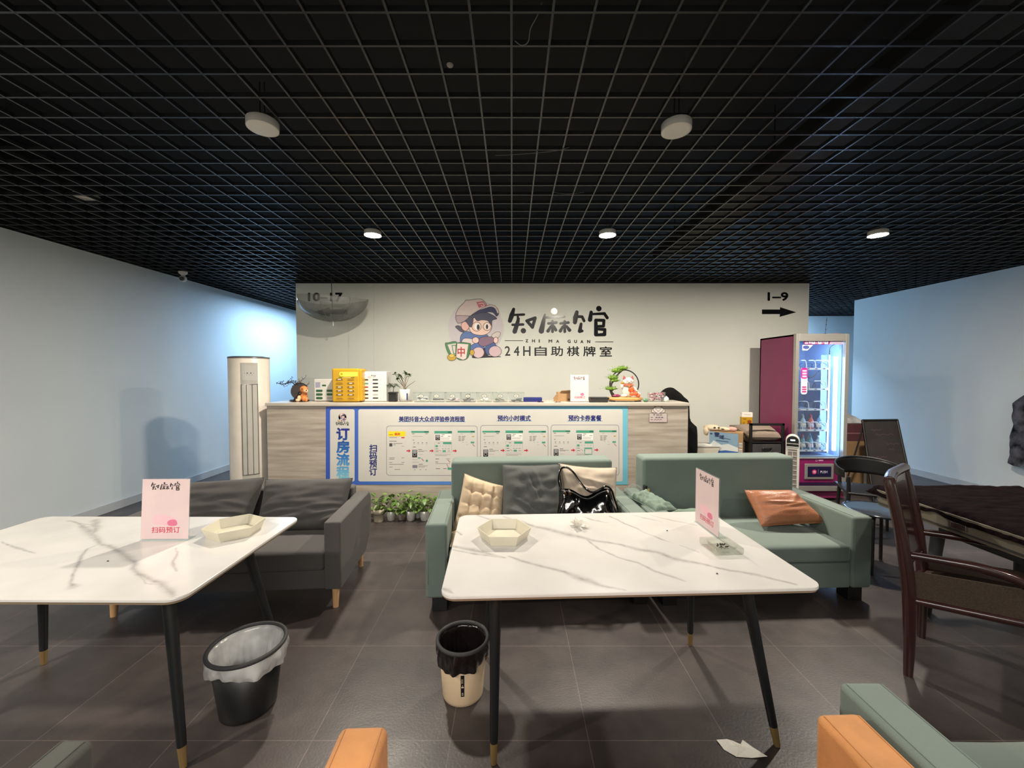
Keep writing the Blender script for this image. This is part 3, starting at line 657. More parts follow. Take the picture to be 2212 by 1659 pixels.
# ================================================================ soft things
def nz(p, s=1.0): return noise.noise(Vector(p) * s)
def pillow_mb(c, t, seed=0, wr=.012, n=36, pinch=.06, m=0, tuft=None, front=1.0, back=1.0, power=.5, folds=None):
    """cushion over four corners (tl, tr, br, bl), thickness t"""
    tl, tr, br, bl = [Vector(p) for p in c]
    N = (tr - tl + br - bl).cross(bl - tl + br - tr).normalized()
    mb = MB()
    for side in (1, -1):
        def fn(u, v):
            a = u * 2 - 1; b = v * 2 - 1
            a2 = a * (1 - pinch * (1 - b * b)); b2 = b * (1 - pinch * (1 - a * a))
            U = (a2 + 1) / 2; V = (b2 + 1) / 2
            p = (tl * (1 - U) + tr * U) * (1 - V) + (bl * (1 - U) + br * U) * V
            e = max(0, (1 - a ** 4) * (1 - b ** 4)); h = (e ** power) * t / 2 * (front if side > 0 else back)
            q = Vector((a * 1.7 + seed * 3.1, b * 1.7 - seed, side * 2 + seed))
            wv = noise.noise(Vector((q.x * 1.0 + q.y * .9, q.y * 2.6, q.z))) * wr * 1.3 + noise.noise(q * 2.0) * wr * .4
            rad = math.atan2(b, a); edge = max(abs(a), abs(b))
            wv += wr * .9 * math.sin(rad * 13 + seed) * (edge ** 5) * noise.noise(q * 1.3)
            if folds:
                for fa, fb, fang, famp, fw in folds:
                    dx = (a - fa) * math.cos(fang) + (b - fb) * math.sin(fang); dy = -(a - fa) * math.sin(fang) + (b - fb) * math.cos(fang)
                    wv += famp * math.exp(-(dy / fw) ** 2 - (dx / .55) ** 2)
            if tuft:
                for ta, tb in tuft:
                    r2 = ((a - ta) ** 2 + (b - tb) ** 2); h *= 1 - .3 * math.exp(-r2 / .012)
                    wv -= .35 * t / 2 * .3 * (math.exp(-((a - ta) / .05) ** 2) + math.exp(-((b - tb) / .05) ** 2)) * .5
            return p - N * side * (h + wv * min(1, e * 2))
        mb.grid(fn, n, n, m)
    # piping round the seam
    return mb
def seam(c, pinch, r, n=24, m=1, mb=None):
    tl, tr, br, bl = [Vector(p) for p in c]; P = []
    for k in range(4 * n):
        s_, q = divmod(k, n); q = q / n * 2 - 1
        a, b = [(q, -1), (1, q), (-q, 1), (-1, -q)][s_]
        a2 = a * (1 - pinch * (1 - b * b)); b2 = b * (1 - pinch * (1 - a * a)); U = (a2 + 1) / 2; V = (b2 + 1) / 2
        P.append((tl * (1 - U) + tr * U) * (1 - V) + (bl * (1 - U) + br * U) * V)
    mb = mb or MB(); mb.tube(P, r, 6, m, True); return mb
def cushion_block(x0, x1, y0, y1, z0, z1, puff=.02, seed=0, n=22, pw=6, wr=.004, m=0):
    """boxy seat cushion with softly rounded sides and a puffed top"""
    mb = MB(); cx, cy, cz = (x0 + x1) / 2, (y0 + y1) / 2, (z0 + z1) / 2; hx, hy, hz = (x1 - x0) / 2, (y1 - y0) / 2, (z1 - z0) / 2
    r = min(.03, hz * .8)
    def pt(d):        # rounded box: clamp the ray on a box and round it
        k = max(abs(d.x) / hx, abs(d.y) / hy, abs(d.z) / hz); p = d / k
        q = Vector((max(-hx + r, min(hx - r, p.x)), max(-hy + r, min(hy - r, p.y)), max(-hz + r, min(hz - r, p.z))))
        dd = p - q
        if dd.length > 1e-9: p = q + dd.normalized() * r
        e = (1 - min(1, abs(p.x) / hx) ** 2) * (1 - min(1, abs(p.y) / hy) ** 2)
        if p.z > 0: p.z += puff * e
        w_ = noise.noise(Vector((p.x * 4 + seed, p.y * 4, p.z * 6))) * wr
        return Vector((cx, cy, cz)) + p * (1 + 0) + p.normalized() * w_
    fr = [x / n * 2 - 1 for x in range(n + 1)]
    # denser toward edges
    fr = [math.sin(f * math.pi / 2) for f in fr]
    for ax in range(3):
        for sg in (-1, 1):
            def fn(u, v, ax=ax, sg=sg):
                a = fr[round(u * n)]; b = fr[round(v * n)]
                d = [0, 0, 0]; d[ax] = sg * (hx, hy, hz)[ax]; o = [(1, 2), (2, 0), (0, 1)][ax]
                d[o[0]] = a * sg * (hx, hy, hz)[o[0]]; d[o[1]] = b * (hx, hy, hz)[o[1]]
                return pt(Vector(d))
            mb.grid(fn, n, n, m)
    return mb

# ---------------------------------------------------------------- sofas
def grey_sofa(loc, rz):
    t = thing('sofa', 'dark grey two seat fabric sofa with wooden legs behind the left marble table', 'sofa', loc, rz)
    W = .76
    for s in (-1, 1):
        m = MB(); x0, x1 = (-W, -W + .11) if s < 0 else (W - .11, W)
        P = [(x0, 0, .145), (x0, 0, .6), (x0, .70, .6), (x0, .745, .55), (x0, .745, .28), (x0, .58, .145)]
        m.prism(P, (x1 - x0, 0, 0)); m.build('armrest', M_grey_f, t, bev=.012, seg=3)
    MB().bx(-W + .11, W - .11, .02, .66, .14, .27).build('base_frame', M_grey_f, t, bev=.012)
    m = MB(); P = [(-W + .11, .56, .27), (-W + .11, .62, .66), (-W + .11, .72, .66), (-W + .11, .72, .27)]; m.prism(P, (2 * W - .22, 0, 0)); m.build('backrest', M_grey_f, t, bev=.02, seg=3)
    for s, x0, x1 in ((0, -W + .115, -.004), (1, .004, W - .115)):
        cushion_block(x0, x1, -.005, .56, .272, .405, .012, s).build('seat_cushion', M_grey_f, t)
    for k, (x0, x1) in enumerate(((-W + .10, -.006), (.004, W - .09))):
        c = [(x0, .55, .75 - .012 * (1 - k)), (x1, .55, .768 - .02 * k), (x1 - .02, .36, .405), (x0 + .02, .36, .405)]
        fl = [(.7, .35, -.4, .012, .06), (.75, .6, -.6, .012, .07), (.62, .1, -.15, .01, .07), (.6, .8, -.7, .01, .06)] if k else [(.85, .05, .3, .012, .08), (.8, .35, .1, .01, .06), (.8, .6, .5, .008, .07)]
        mb = pillow_mb(c, .22, 3 + k, .010, 44, .035, folds=fl); seam(c, .035, .004, m=0, mb=mb)
        mb.build('back_cushion', M_grey_c, t)
    for x in (-W + .055, W - .055):
        for y in (.06, .60): MB().cyl((x, y, .16), (x, y + (.02 if y > .3 else -.01), 0), .026, .018, n=18).build('leg', M_oak, t)
grey_sofa((-1.9, 2.578, 0), R(4.4))
def green_sofa(loc, rz, W, label, backw=None, D=.78, cushions=1, m=None, feet=True, arm=.145, hb=.88):
    m = m or M_green_f
    t = thing('sofa', label, 'sofa', loc, rz)
    for s in (-1, 1):
        x0, x1 = (-W, -W + arm) if s < 0 else (W - arm, W)
        ar = MB().bx(x0, x1, 0, D, .1, .6).build('armrest', m, t, bev=.022, seg=4)
        e = .017; MB().tube([(x0 + e, -.001, .2), (x0 + e, .004, .588), (x0 + e, .02, .6005), (x0 + e, D - .03, .6005)], .0022, 6).tube([(x1 - e, -.001, .2), (x1 - e, .004, .588), (x1 - e, .02, .6005), (x1 - e, D - .03, .6005)], .0022, 6).build('seam', m, ar)
    MB().bx(-W + arm, W - arm, .012, D - .18, .1, .275).build('base', m, t, bev=.012)
    bx_ = backw or W - arm + .02
    o = MB().bx(-bx_, bx_, D - .19, D + .01, .1, hb).build('backrest', m, t, bev=.03, seg=5)
    xs = [-W + arm + .004, W - arm - .004]
    if cushions == 2: xs = [xs[0], 0, xs[1]]
    for k in range(len(xs) - 1):
        cushion_block(xs[k] + .002, xs[k + 1] - .002, -.006, D - .19, .285, .405, .018, k + W, wr=.006).build('seat_cushion', m, t)
    for x in (-W + .09, W - .09):
        for y in (.08, D - .1): MB().bx(x - .05, x + .05, y - .05, y + .05, 0, .1).build('foot', M_black, t, bev=.004)
    return t
green_sofa((.203, 2.639, 0), R(3.3), .775, 'sage green sofa carrying cushions and the black handbag', .66)
green_sofa((1.742, 2.694, 0), R(2.6), .75, 'sage green sofa carrying the orange pillow', .64, hb=.895)
green_sofa((1.80, 1.27, 0), R(180), .745, 'sage green sofa seen from above at the lower right corner', D=.8)
green_sofa((.27, 1.13, 0), R(181.8), .755, 'orange suede sofa whose two armrests rise at the bottom edge', D=.78, m=M_orange, arm=.135)
green_sofa((-1.895, 1.07, 0), R(180), .755, 'grey green sofa with one armrest showing at the lower left corner', D=.78, m=M_fgrey_f, arm=.095)

# ---------------------------------------------------------------- cushions, bag
def cushion(name, c, t, m, label, cat='cushion', pinch=.05, seed=1, wr=.01, tuft=None, pm=None, pr=.003, folds=None, power=.5, extra=None):
    mb = pillow_mb(c, t, seed, wr, 44, pinch, tuft=tuft, folds=folds, power=power)
    O = sum((Vector(p) for p in c), Vector()) / 4
    mb.v = [p - O for p in mb.v]
    o = mb.build(name, m, loc=O); tag(o, label, cat)
    sm = seam(c, pinch, pr, m=0); sm.v = [p - O for p in sm.v]; sm.build('piping', pm or m, o)
    return o
GM = 2.64
cushion('cushion', [(-.37, 3.115, .80), (-.045, 3.10, .70), (-.075, 2.93, .405), (-.445, 2.95, .405)], .13, M_tan, 'tan tufted square seat pad leaning at the left end of the green sofa', seed=5, wr=.006,
        tuft=[(a, b) for a in (-.5, 0, .5) for b in (-.5, 0, .5)], pr=.004)
P = [on(988, 1112, .60), on(1010, 1104, .62), on(1040, 1105, .61), on(1058, 1112, .6)]
o = cushion('cushion', [(-.43, 2.84, .45), (-.13, 2.86, .47), (-.10, 2.70, .415), (-.42, 2.68, .415)], .07, M_tan, 'rumpled tan cloth pad lying flat before the tufted seat pad', seed=8, wr=.012)
cushion('cushion', [(-.075, 3.10, .875), (.375, 3.12, .875), (.355, 2.90, .41), (-.075, 2.88, .41)], .17, M_slate, 'dark slate grey square cushion between the tan pad and the beige cushion', seed=2, wr=.012, pinch=.04,
        folds=[(0, -.3, 1.0, .012, .05), (.15, -.6, 1.15, .012, .06), (-.25, .2, .5, .01, .06), (-.3, .5, .35, .012, .05), (-.2, .75, .25, .01, .05)])
cushion('cushion', [(.37, 3.145, .875), (.832, 3.155, .84), (.80, 2.98, .42), (.39, 2.97, .42)], .16, M_beige, 'beige linen cushion with wrinkles behind the black handbag', seed=4, wr=.011, pinch=.07,
        folds=[(.1, -.5, .2, .012, .06), (.2, -.2, .1, .012, .06), (.3, .1, .1, .01, .06), (.1, .4, .3, .01, .06)])
cushion('pillow', [(1.835, 3.13, .665), (2.21, 3.15, .66), (2.375, 2.99, .46), (1.86, 2.95, .45)], .15, M_orange_l, 'orange tan leather pillow leaning in the corner of the right green sofa', 'pillow', seed=7, wr=.003, pinch=.04,
        folds=[(-.15, -.1, .1, .010, .06), (.45, .05, -.2, .008, .07), (.7, -.5, -.8, .008, .08)], pr=.0035)
cushion('cushion', [(1.17, 3.20, .47), (1.62, 3.22, .48), (1.62, 2.92, .445), (1.16, 2.90, .445)], .09, M_green_p, 'flat green velvet cushion lying at the back of the right green sofa', seed=9, wr=.014)
cushion('cushion', [(.93, 3.18, .60), (1.07, 3.20, .64), (1.20, 2.88, .60), (1.03, 2.84, .60)], .085, M_green_p, 'small wrinkled green cushion resting on the armrests between the green sofas', seed=11, wr=.014, pinch=.03)
# handbag
t = thing('handbag', 'black patent leather shoulder bag on the green sofa against the beige cushion', 'handbag', (.53, 2.80, .425))
mb = MB()
def bag(u, v, side):
    a = u * 2 - 1
    hw = .205 - .035 * v ** 2 + .012 * math.sin(v * 3)
    top = .355 - .075 * math.exp(-(a / .55) ** 2) - .02 * abs(a) ** 3
    z = top * v; e = max(0, (1 - abs(a) ** 3.5)) ** .5 * (1 - v ** 3 * .75) * (min(1, .45 + v * 3))
    th_ = .085 * e
    q = Vector((a * 3, v * 3, side * 4)); f = noise.noise(q * 1.4) * .012 + noise.noise(q * 3.1) * .006
    return Vector((a * hw, side * (th_ + f * e) + .04 * v, z))
for sd in (-1, 1): mb.grid(lambda u, v, sd=sd: bag(u, v, sd), 40, 28)
mb.build('bag_body', M_patent, t)
mb = MB(); mb.tube([bag(u / 20, .97, -1) + Vector((0, -.004, .004)) for u in range(21)], .004, 6); mb.build('zip_edge', M_dark, t)
mb = MB(); mb.tube([Vector((x, -.088 - .01 * math.cos(x * 9), .13 + .02 * x)) for x in [-.10 + .02 * k for k in range(13)]], .006, 6); mb.build('front_pocket_seam', M_patent, t)
P = [(-.165, .03, .32), (-.185, .05, .35), (-.19, .10, .40), (-.165, .15, .455), (-.12, .16, .462), (-.075, .14, .43), (-.04, .10, .38), (0, .05, .335), (.04, .0, .325), (.09, -.01, .35), (.14, .01, .365), (.18, .03, .33), (.20, .03, .27), (.225, .02, .2)]
MB().tube(spline(P, False), .0075, 8).build('shoulder_strap', M_patent, t)
P = [(.165, -.03, .28), (.19, -.06, .2), (.215, -.07, .1), (.21, -.06, .02)]
MB().tube(spline(P, False), .006, 8).build('side_strap', M_patent, t)
P = [(-.165, -.03, .28), (-.2, -.05, .2), (-.235, -.05, .1), (-.25, -.04, .01)]
MB().tube(spline(P, False), .006, 8).build('side_strap', M_patent, t)
for x in (-.16, -.125, .15): MB().cyl((x, -.03, .325), (x, .03, .325), .011, n=14).build('metal_ring', M_chrome, t)
# things between the two sofas
mb = MB(); c = [Vector(p) for p in ((.90, 3.27, .60), (1.08, 3.27, .60), (1.06, 3.12, .60), (.93, 3.12, .60))]
mb.grid(lambda u, v: (c[0] * (1 - u) + c[1] * u) * (1 - v) + (c[3] * (1 - u) + c[2] * u) * v + Vector((0, 0, .012 + .075 * math.sin(math.pi * u) ** .7 * math.sin(math.pi * min(1, .15 + v)) + .02 * nz((u * 4, v * 4, 1)))), 14, 14)
tag(mb.build('plastic_bag', M_tub), 'crumpled clear plastic bag on the armrests between the two green sofas', 'plastic bag')
t = thing('card_pack', 'small black and yellow card pack standing between the two green sofas', 'pack', (1.085, 3.235, .6), R(15))
MB().bx(-.008, .008, -.02, .02, 0, .075).build('pack_box', M_black, t, bev=.002); MB().bx(.009, .03, -.018, .018, 0, .05).build('yellow_card', mat('pale_yellow_card', (206, 180, 110), .6), t, bev=.001)

# ---------------------------------------------------------------- marble tables
def vpx(x0, y0, k, pts): return [(on(x0 + a / k, y0 + b / k, .763), w_) for a, b, w_ in pts]
VR = [vpx(900, 1050, 2.5136, q) for q in (
    [(480, 168, 5), (560, 190, 7), (640, 218, 9), (740, 240, 10), (830, 262, 12), (940, 290, 6), (1100, 318, 5), (1210, 345, 8), (1300, 357, 7), (1420, 400, 9), (1540, 420, 5), (1700, 458, 4), (1860, 485, 6), (1960, 510, 4), (2060, 535, 3)],
    [(330, 160, 3), (400, 180, 4), (520, 185, 4), (620, 212, 4)],
    [(920, 290, 3), (1000, 345, 3), (1100, 390, 3), (1200, 415, 3), (1300, 465, 4), (1400, 495, 4), (1460, 515, 2)],
    [(190, 325, 5), (300, 345, 8), (400, 370, 6), (485, 388, 2)], [(200, 345, 3), (320, 368, 4), (480, 390, 2)],
    [(500, 380, 3), (560, 405, 5), (680, 435, 5), (800, 465, 5), (900, 505, 11), (1000, 540, 6), (1130, 567, 2)],
    [(1050, 165, 3), (1120, 200, 4), (1200, 230, 3), (1230, 250, 2), (1330, 290, 3), (1400, 312, 1)],
    [(900, 165, 2), (960, 185, 4), (1035, 198, 2)], [(125, 550, 4), (160, 566, 6), (195, 582, 2)], [(1430, 322, 2), (1530, 362, 2)],
    [(1270, 158, 2), (1400, 190, 3), (1520, 213, 2)], [(1180, 160, 2), (1260, 178, 3), (1340, 196, 1)], [(215, 245, 3), (240, 262, 3)])]
VL = [vpx(0, 1080, 2.865, q) for q in (
    [(590, 125, 9), (600, 165, 10), (575, 210, 9), (620, 265, 6), (700, 300, 6), (740, 322, 7), (800, 362, 9), (840, 382, 6), (826, 425, 5), (870, 460, 5), (930, 495, 6), (1000, 517, 7), (1045, 560, 9), (1068, 600, 5)],
    [(420, 130, 4), (480, 142, 3), (540, 175, 12), (575, 215, 9)], [(520, 150, 3), (590, 152, 2)],
    [(620, 270, 2), (550, 300, 3), (500, 345, 4), (482, 400, 4), (455, 460, 3), (432, 520, 3), (455, 540, 8)],
    [(1090, 300, 2), (1078, 400, 4), (1092, 440, 2)], [(840, 430, 2), (900, 520, 2), (1010, 520, 3)], [(0, 260, 2), (120, 300, 4), (210, 330, 2)])]
import numpy as np
def marble_top(hw, hd, r, z, veins, loc, rz, P, name, parent):
    # slab with eased edge, then a fine grid whose points carry the vein strength
    mb = MB(); n = len(P)
    rings = [[Vector((a * (1 - e), b * (1 - e * hw / hd), zz)) for a, b in P] for e, zz in ((.001, z - .012), (0, z - .011), (0, z - .003), (.0012, z - .0008), (.003, z))]
    for q in range(4): mb.add(rings[q] + rings[q + 1], [(i, (i + 1) % n, n + (i + 1) % n, n + i) for i in range(n)], 0, True)
    mb.add(rings[0], [list(range(n))[::-1]])
    NU, NV = 500, 280; base = len(mb.v)
    U = np.linspace(-hw * .997, hw * .997, NU + 1); V = np.linspace(-hd * .995, hd * .995, NV + 1); XX, YY = np.meshgrid(U, V)
    cx = np.clip(XX, -hw + r, hw - r); cy = np.clip(YY, -hd + r, hd - r); dx, dy = XX - cx, YY - cy; D_ = np.hypot(dx, dy); k = np.where(D_ > r * .97, r * .97 / np.maximum(D_, 1e-9), 1)
    XX = cx + dx * k; YY = cy + dy * k
    mb.v += [Vector((a, b, z)) for a, b in zip(XX.ravel(), YY.ravel())]
    w_ = NU + 1
    for j in range(NV):
        for i in range(NU):
            q = base + j * w_ + i; mb.f.append((q, q + 1, q + w_ + 1, q + w_)); mb.m.append(0); mb.s.append(False)
    o = mb.build(name, m_marble('marble'), parent)
    fx_, fy_ = XX.ravel(), YY.ravel()
    nx = np.array([noise.noise(Vector((a * 9, b * 9, 1))) * .010 + noise.noise(Vector((a * 30, b * 30, 2))) * .0035 for a, b in zip(fx_, fy_)])
    ny = np.array([noise.noise(Vector((a * 9, b * 9, 7))) * .008 + noise.noise(Vector((a * 30, b * 30, 9))) * .003 for a, b in zip(fx_, fy_)])
    fx2, fy2 = fx_ + nx, fy_ + ny; val = np.zeros(len(fx_))
    c_, s_ = math.cos(-rz), math.sin(-rz)
    for vein in veins:
        loc_pts = [((p.x - loc[0]) * c_ - (p.y - loc[1]) * s_, (p.x - loc[0]) * s_ + (p.y - loc[1]) * c_, w2) for p, w2 in vein]
        for (ax, ay, aw), (bx, by, bw) in zip(loc_pts, loc_pts[1:]):
            dx, dy = bx - ax, by - ay; l2 = dx * dx + dy * dy + 1e-12; t_ = np.clip(((fx2 - ax) * dx + (fy2 - ay) * dy) / l2, 0, 1)
            d_ = np.hypot(fx2 - ax - dx * t_, fy2 - ay - dy * t_); ww = (aw + (bw - aw) * t_) * .0010
            val = np.maximum(val, .55 * np.exp(-(d_ / (ww * .45)) ** 2)); val = np.maximum(val, .46 * np.exp(-(d_ / (ww * 2.0)) ** 2) * np.minimum(1, ww / .003))
    at_ = o.data.attributes.new('vein', 'FLOAT', 'POINT'); full = np.zeros(len(o.data.vertices)); full[base:] = val; at_.data.foreach_set('value', full)
    return o
def table(loc, rz, hw, hd, mtop, label, feet, legtops):
    t = thing('dining_table', label, 'table', loc, rz, 'marble topped dining tables')
    r = .055; P = []
    for cx, cy, a0 in ((hw - r, -hd + r, -90), (hw - r, hd - r, 0), (-hw + r, hd - r, 90), (-hw + r, -hd + r, 180)):
        for k in range(9): a = R(a0 + 11.25 * k); P.append((cx + r * math.cos(a), cy + r * math.sin(a)))
    marble_top(hw, hd, r, .763, mtop, loc, rz, P, 'tabletop', t)
    MB().prism([(a * .994, b * .992, .742) for a, b in P], (0, 0, .0088)).build('edge_board', mat('plywood_edge', (122, 104, 84), .6, stretch=(1, 1, 8)), t)
    m = MB(); m.bx(-hw + .2, hw - .2, -hd + .14, -hd + .17, .705, .742).bx(-hw + .2, hw - .2, hd - .17, hd - .14, .705, .742).bx(-hw + .17, -hw + .2, -hd + .14, hd - .14, .705, .742).bx(hw - .2, hw - .17, -hd + .14, hd - .14, .705, .742)
    m.build('under_frame', M_blackm, t)
    for (fx, fy), (lx, ly) in zip(feet, legtops):
        a = Vector((lx, ly, .735)); b = Vector((fx, fy, 0)); q = b + (a - b) * .115
        lg = MB().cyl(a, q, .0265, .0165, n=24).build('leg', M_blackm, t)
        MB().cyl(q, b + (a - b) * .004, .0168, .0125, n=24).cyl(b + (a - b) * .006, b, .0115, .0105, n=16, m=1).build('brass_tip', [M_brass, M_black], lg)
    return t
def rel(p, loc, rz): v = Vector((p[0] - loc[0], p[1] - loc[1], 0)); v.rotate(Euler((0, 0, -rz))); return v.x, v.y
L1 = (.457, 1.922, 0); Z1 = R(2.4)
f1 = [rel(p, L1, Z1) for p in ((-.075, 1.585), (1.135, 1.665), (1.045, 2.30), (-.15, 2.20))]
T1 = table(L1, Z1, .745, .425, VR, 'white marble topped table on the right, before the green sofas', f1, [(a * .80, b * .62) for a, b in [(-.67, -.37), (.67, -.37), (.67, .37), (-.67, .37)]])
L2 = (-1.965, 1.87, 0); Z2 = R(-.4)
f2 = [(-.62, -.30), (.64, -.295), (.66, .34), (-.60, .27)]
T2 = table(L2, Z2, .745, .42, VL, 'white marble topped table on the left, before the grey sofa', f2, [(a * .80, b * .62) for a, b in [(-.67, -.37), (.67, -.37), (.67, .37), (-.67, .37)]])
ZTOP = .7632

def hex_tray(loc, rz, label):
    t = thing('hexagonal_tray', label, 'tray', loc, rz, 'cream hexagonal trays on the marble tables')
    m = MB(); n = 6
    def ringp(r, z): return [Vector((r * math.cos(2 * math.pi * k / n), r * math.sin(2 * math.pi * k / n), z)) for k in range(n)]
    A = ringp(.118, 0); B = ringp(.138, .052); Cc = ringp(.1335, .052); D = ringp(.112, .006)
    m.add(A + B + Cc + D, [list(range(6))[::-1]] + [(i, (i + 1) % 6, 6 + (i + 1) % 6, 6 + i) for i in range(6)] + [(6 + i, 6 + (i + 1) % 6, 12 + (i + 1) % 6, 12 + i) for i in range(6)] + [(12 + i, 12 + (i + 1) % 6, 18 + (i + 1) % 6, 18 + i) for i in range(6)])
    m.build('tray_wall', M_cream, t, bev=.0012)
    MB().add(ringp(.1125, .0062), [list(range(6))]).build('tray_bottom', M_cream, t)
hex_tray((-.04, 2.0, ZTOP), R(0), 'cream hexagonal tray on the right marble table')
hex_tray((-1.44, 2.055, ZTOP), R(35), 'cream hexagonal tray on the left marble table')
# acrylic notice stands
def notice(loc, rz, label, w_=.235, h_=.305, tilt=-4):
    t = thing('notice_stand', label, 'notice stand', loc, rz, 'pink acrylic notice stands')
    E_ = Matrix.Rotation(R(tilt), 4, 'X')
    MB().bx(-w_ / 2, w_ / 2, -.002, .0035, .004, h_, T=E_).build('acrylic_panel', M_acryl, t)
    MB().bx(-w_ / 2, w_ / 2, -.008, .045, 0, .003).build('acrylic_foot', M_acryl, t)
    fn = lambda a, b, l: E_ @ Vector(((a - 392) / 615 * w_, -.0024 - l * .0002, .006 + (975 - b) / 765 * (h_ - .008)))
    d = Draw(fn); d.poly([(87, 212), (697, 212), (697, 972), (87, 972)], MATS.get('notice_paper') or mat('notice_paper', (208, 184, 186), .5, rgb2=(212, 192, 190), vscale=9), 0)
    d.build('printed_sheet', t)
    d = Draw(fn); brush_name(d, 195, 245, 578, 360, ink(50, 38, 44), 1); d.build('shop_name', t)
    d = Draw(fn); pk = ink(222, 150, 168); d.curve([(250, 690), (330, 665), (470, 690), (545, 730), (540, 800), (440, 810), (330, 790), (245, 780)], ink(226, 178, 188), .5)
    d.curve([(420, 770), (450, 735), (520, 730), (550, 775), (530, 805), (450, 805)], ink(206, 110, 138), 1)
    d.text('扫码预订', 225, 820, 585, 895, ink(196, 40, 78), 2, .012); d.build('pink_lettering', t)
notice((-1.725, 1.965, ZTOP), R(1), 'pink notice stand on the left marble table')
notice((1.032, 2.10, ZTOP), R(-88), 'pink notice stand on the right marble table, turned sideways', w_=.235, tilt=0)
notice((.776, 4.60, ZT), 0, 'pink notice stand on the reception counter', w_=.21, h_=.315, tilt=-2)
# tissue, ashtray, crumbs
def crumple(name, loc, r, seed, label, m=M_paper, flat=.5, cat='tissue', n=18):
    rnd = random.Random(seed); mb = MB()
    for k in range(n):
        a = rnd.uniform(0, 6.28); l = r * rnd.uniform(.5, 1.05); w_ = r * rnd.uniform(.2, .4); h = r * flat * rnd.uniform(.3, 1.1)
        d_ = Vector((math.cos(a), math.sin(a), 0)); s_ = Vector((-d_.y, d_.x, 0))
        P = [d_ * l * .1, d_ * l * .5 + s_ * w_ + Vector((0, 0, h * .8)), d_ * l + Vector((0, 0, h * rnd.uniform(.1, 1))), d_ * l * .55 - s_ * w_ + Vector((0, 0, h * .25))]
        P = [p + Vector((0, 0, .0015)) for p in P]
        mb.add(P, [(0, 1, 2), (0, 2, 3)])
    return tag(mb.build(name, m, solid=.0006, loc=loc), label, cat)
crumple('tissue', (.365, 2.14, ZTOP), .058, 4, 'crumpled white tissue in the middle of the right marble table', flat=.7)
mb = MB(); P = [(-.085, .03), (-.075, -.012), (-.04, -.045), (.02, -.05), (.085, -.05), (.06, -.01), (.035, .028), (.0, -.005), (-.045, .018)]
n = len(P); vs = []
for sc_ in (1, .55, .1):
    for k, (a, b) in enumerate(P): vs.append(Vector((a * sc_, b * sc_ - .006, .002 + (.016 if sc_ == .55 else .004 if sc_ == 1 and k % 3 == 1 else .01 * (1 - sc_)) + .008 * nz((a * 30, b * 30, sc_)))))
fs = [(j * n + i, j * n + (i + 1) % n, (j + 1) * n + (i + 1) % n, (j + 1) * n + i) for j in range(2) for i in range(n)] + [[2 * n + i for i in range(n)]]
for q in vs: q.z = max(q.z, .001)
mb.add(vs, fs); tag(mb.build('tissue', M_paper, solid=.001, loc=(.972, 1.665, 0)), 'white tissue lying on the floor tiles under the right table', 'tissue')
t = thing('ashtray', 'square clear glass ashtray on the right marble table', 'ashtray', (.985, 1.862, ZTOP), R(4))
m = MB(); o_, i_ = .068, .05
def sq(r, z, rr=.012): return [(x * r, y * r, z) for x, y in ((-1, -1), (1, -1), (1, 1), (-1, 1))]
V = sq(o_ * .92, 0) + sq(o_, .006) + sq(o_, .034) + sq(i_, .034) + sq(i_ * .82, .012)
m.add(V, [(3, 2, 1, 0)] + [(k * 4 + i, k * 4 + (i + 1) % 4, k * 4 + 4 + (i + 1) % 4, k * 4 + 4 + i) for k in range(4) for i in range(4)] + [(16, 17, 18, 19)])
m.build('glass_body', clear('ashtray_glass', haze=.05, gloss=.05, fres=.3, tint=(244, 246, 242), hazecol=(220, 225, 215)), t, bev=.003)
mb = MB(); rnd = random.Random(3)
for k in range(16): a, b = rnd.uniform(-.03, .03), rnd.uniform(-.022, .022); mb.cyl((a, b, .0135), (a + rnd.uniform(-.012, .012), b + rnd.uniform(-.01, .01), .019), .003, .002, n=6)
o = mb.build('cigarette_ash', mat('ash', (38, 32, 30), .95), loc=(.985, 1.862, ZTOP + .0)); tag(o, 'dark ash and stubs inside the square glass ashtray', 'ash'); o['kind'] = 'stuff'
for k, (p, lab) in enumerate(((on(1441, 1147, ZTOP), 'tiny black crumb behind the ashtray, nearer the far table edge'), (on(1549, 1240, ZTOP), 'tiny brown crumb in front of the ashtray near the table corner'), (on(233, 1213, ZTOP), 'tiny dark crumb on the left marble table'))):
    tag(MB().ball((0, 0, .0025), (.0045, .003, .0025), n=8).build('crumb', M_dark, loc=p), lab, 'crumb')

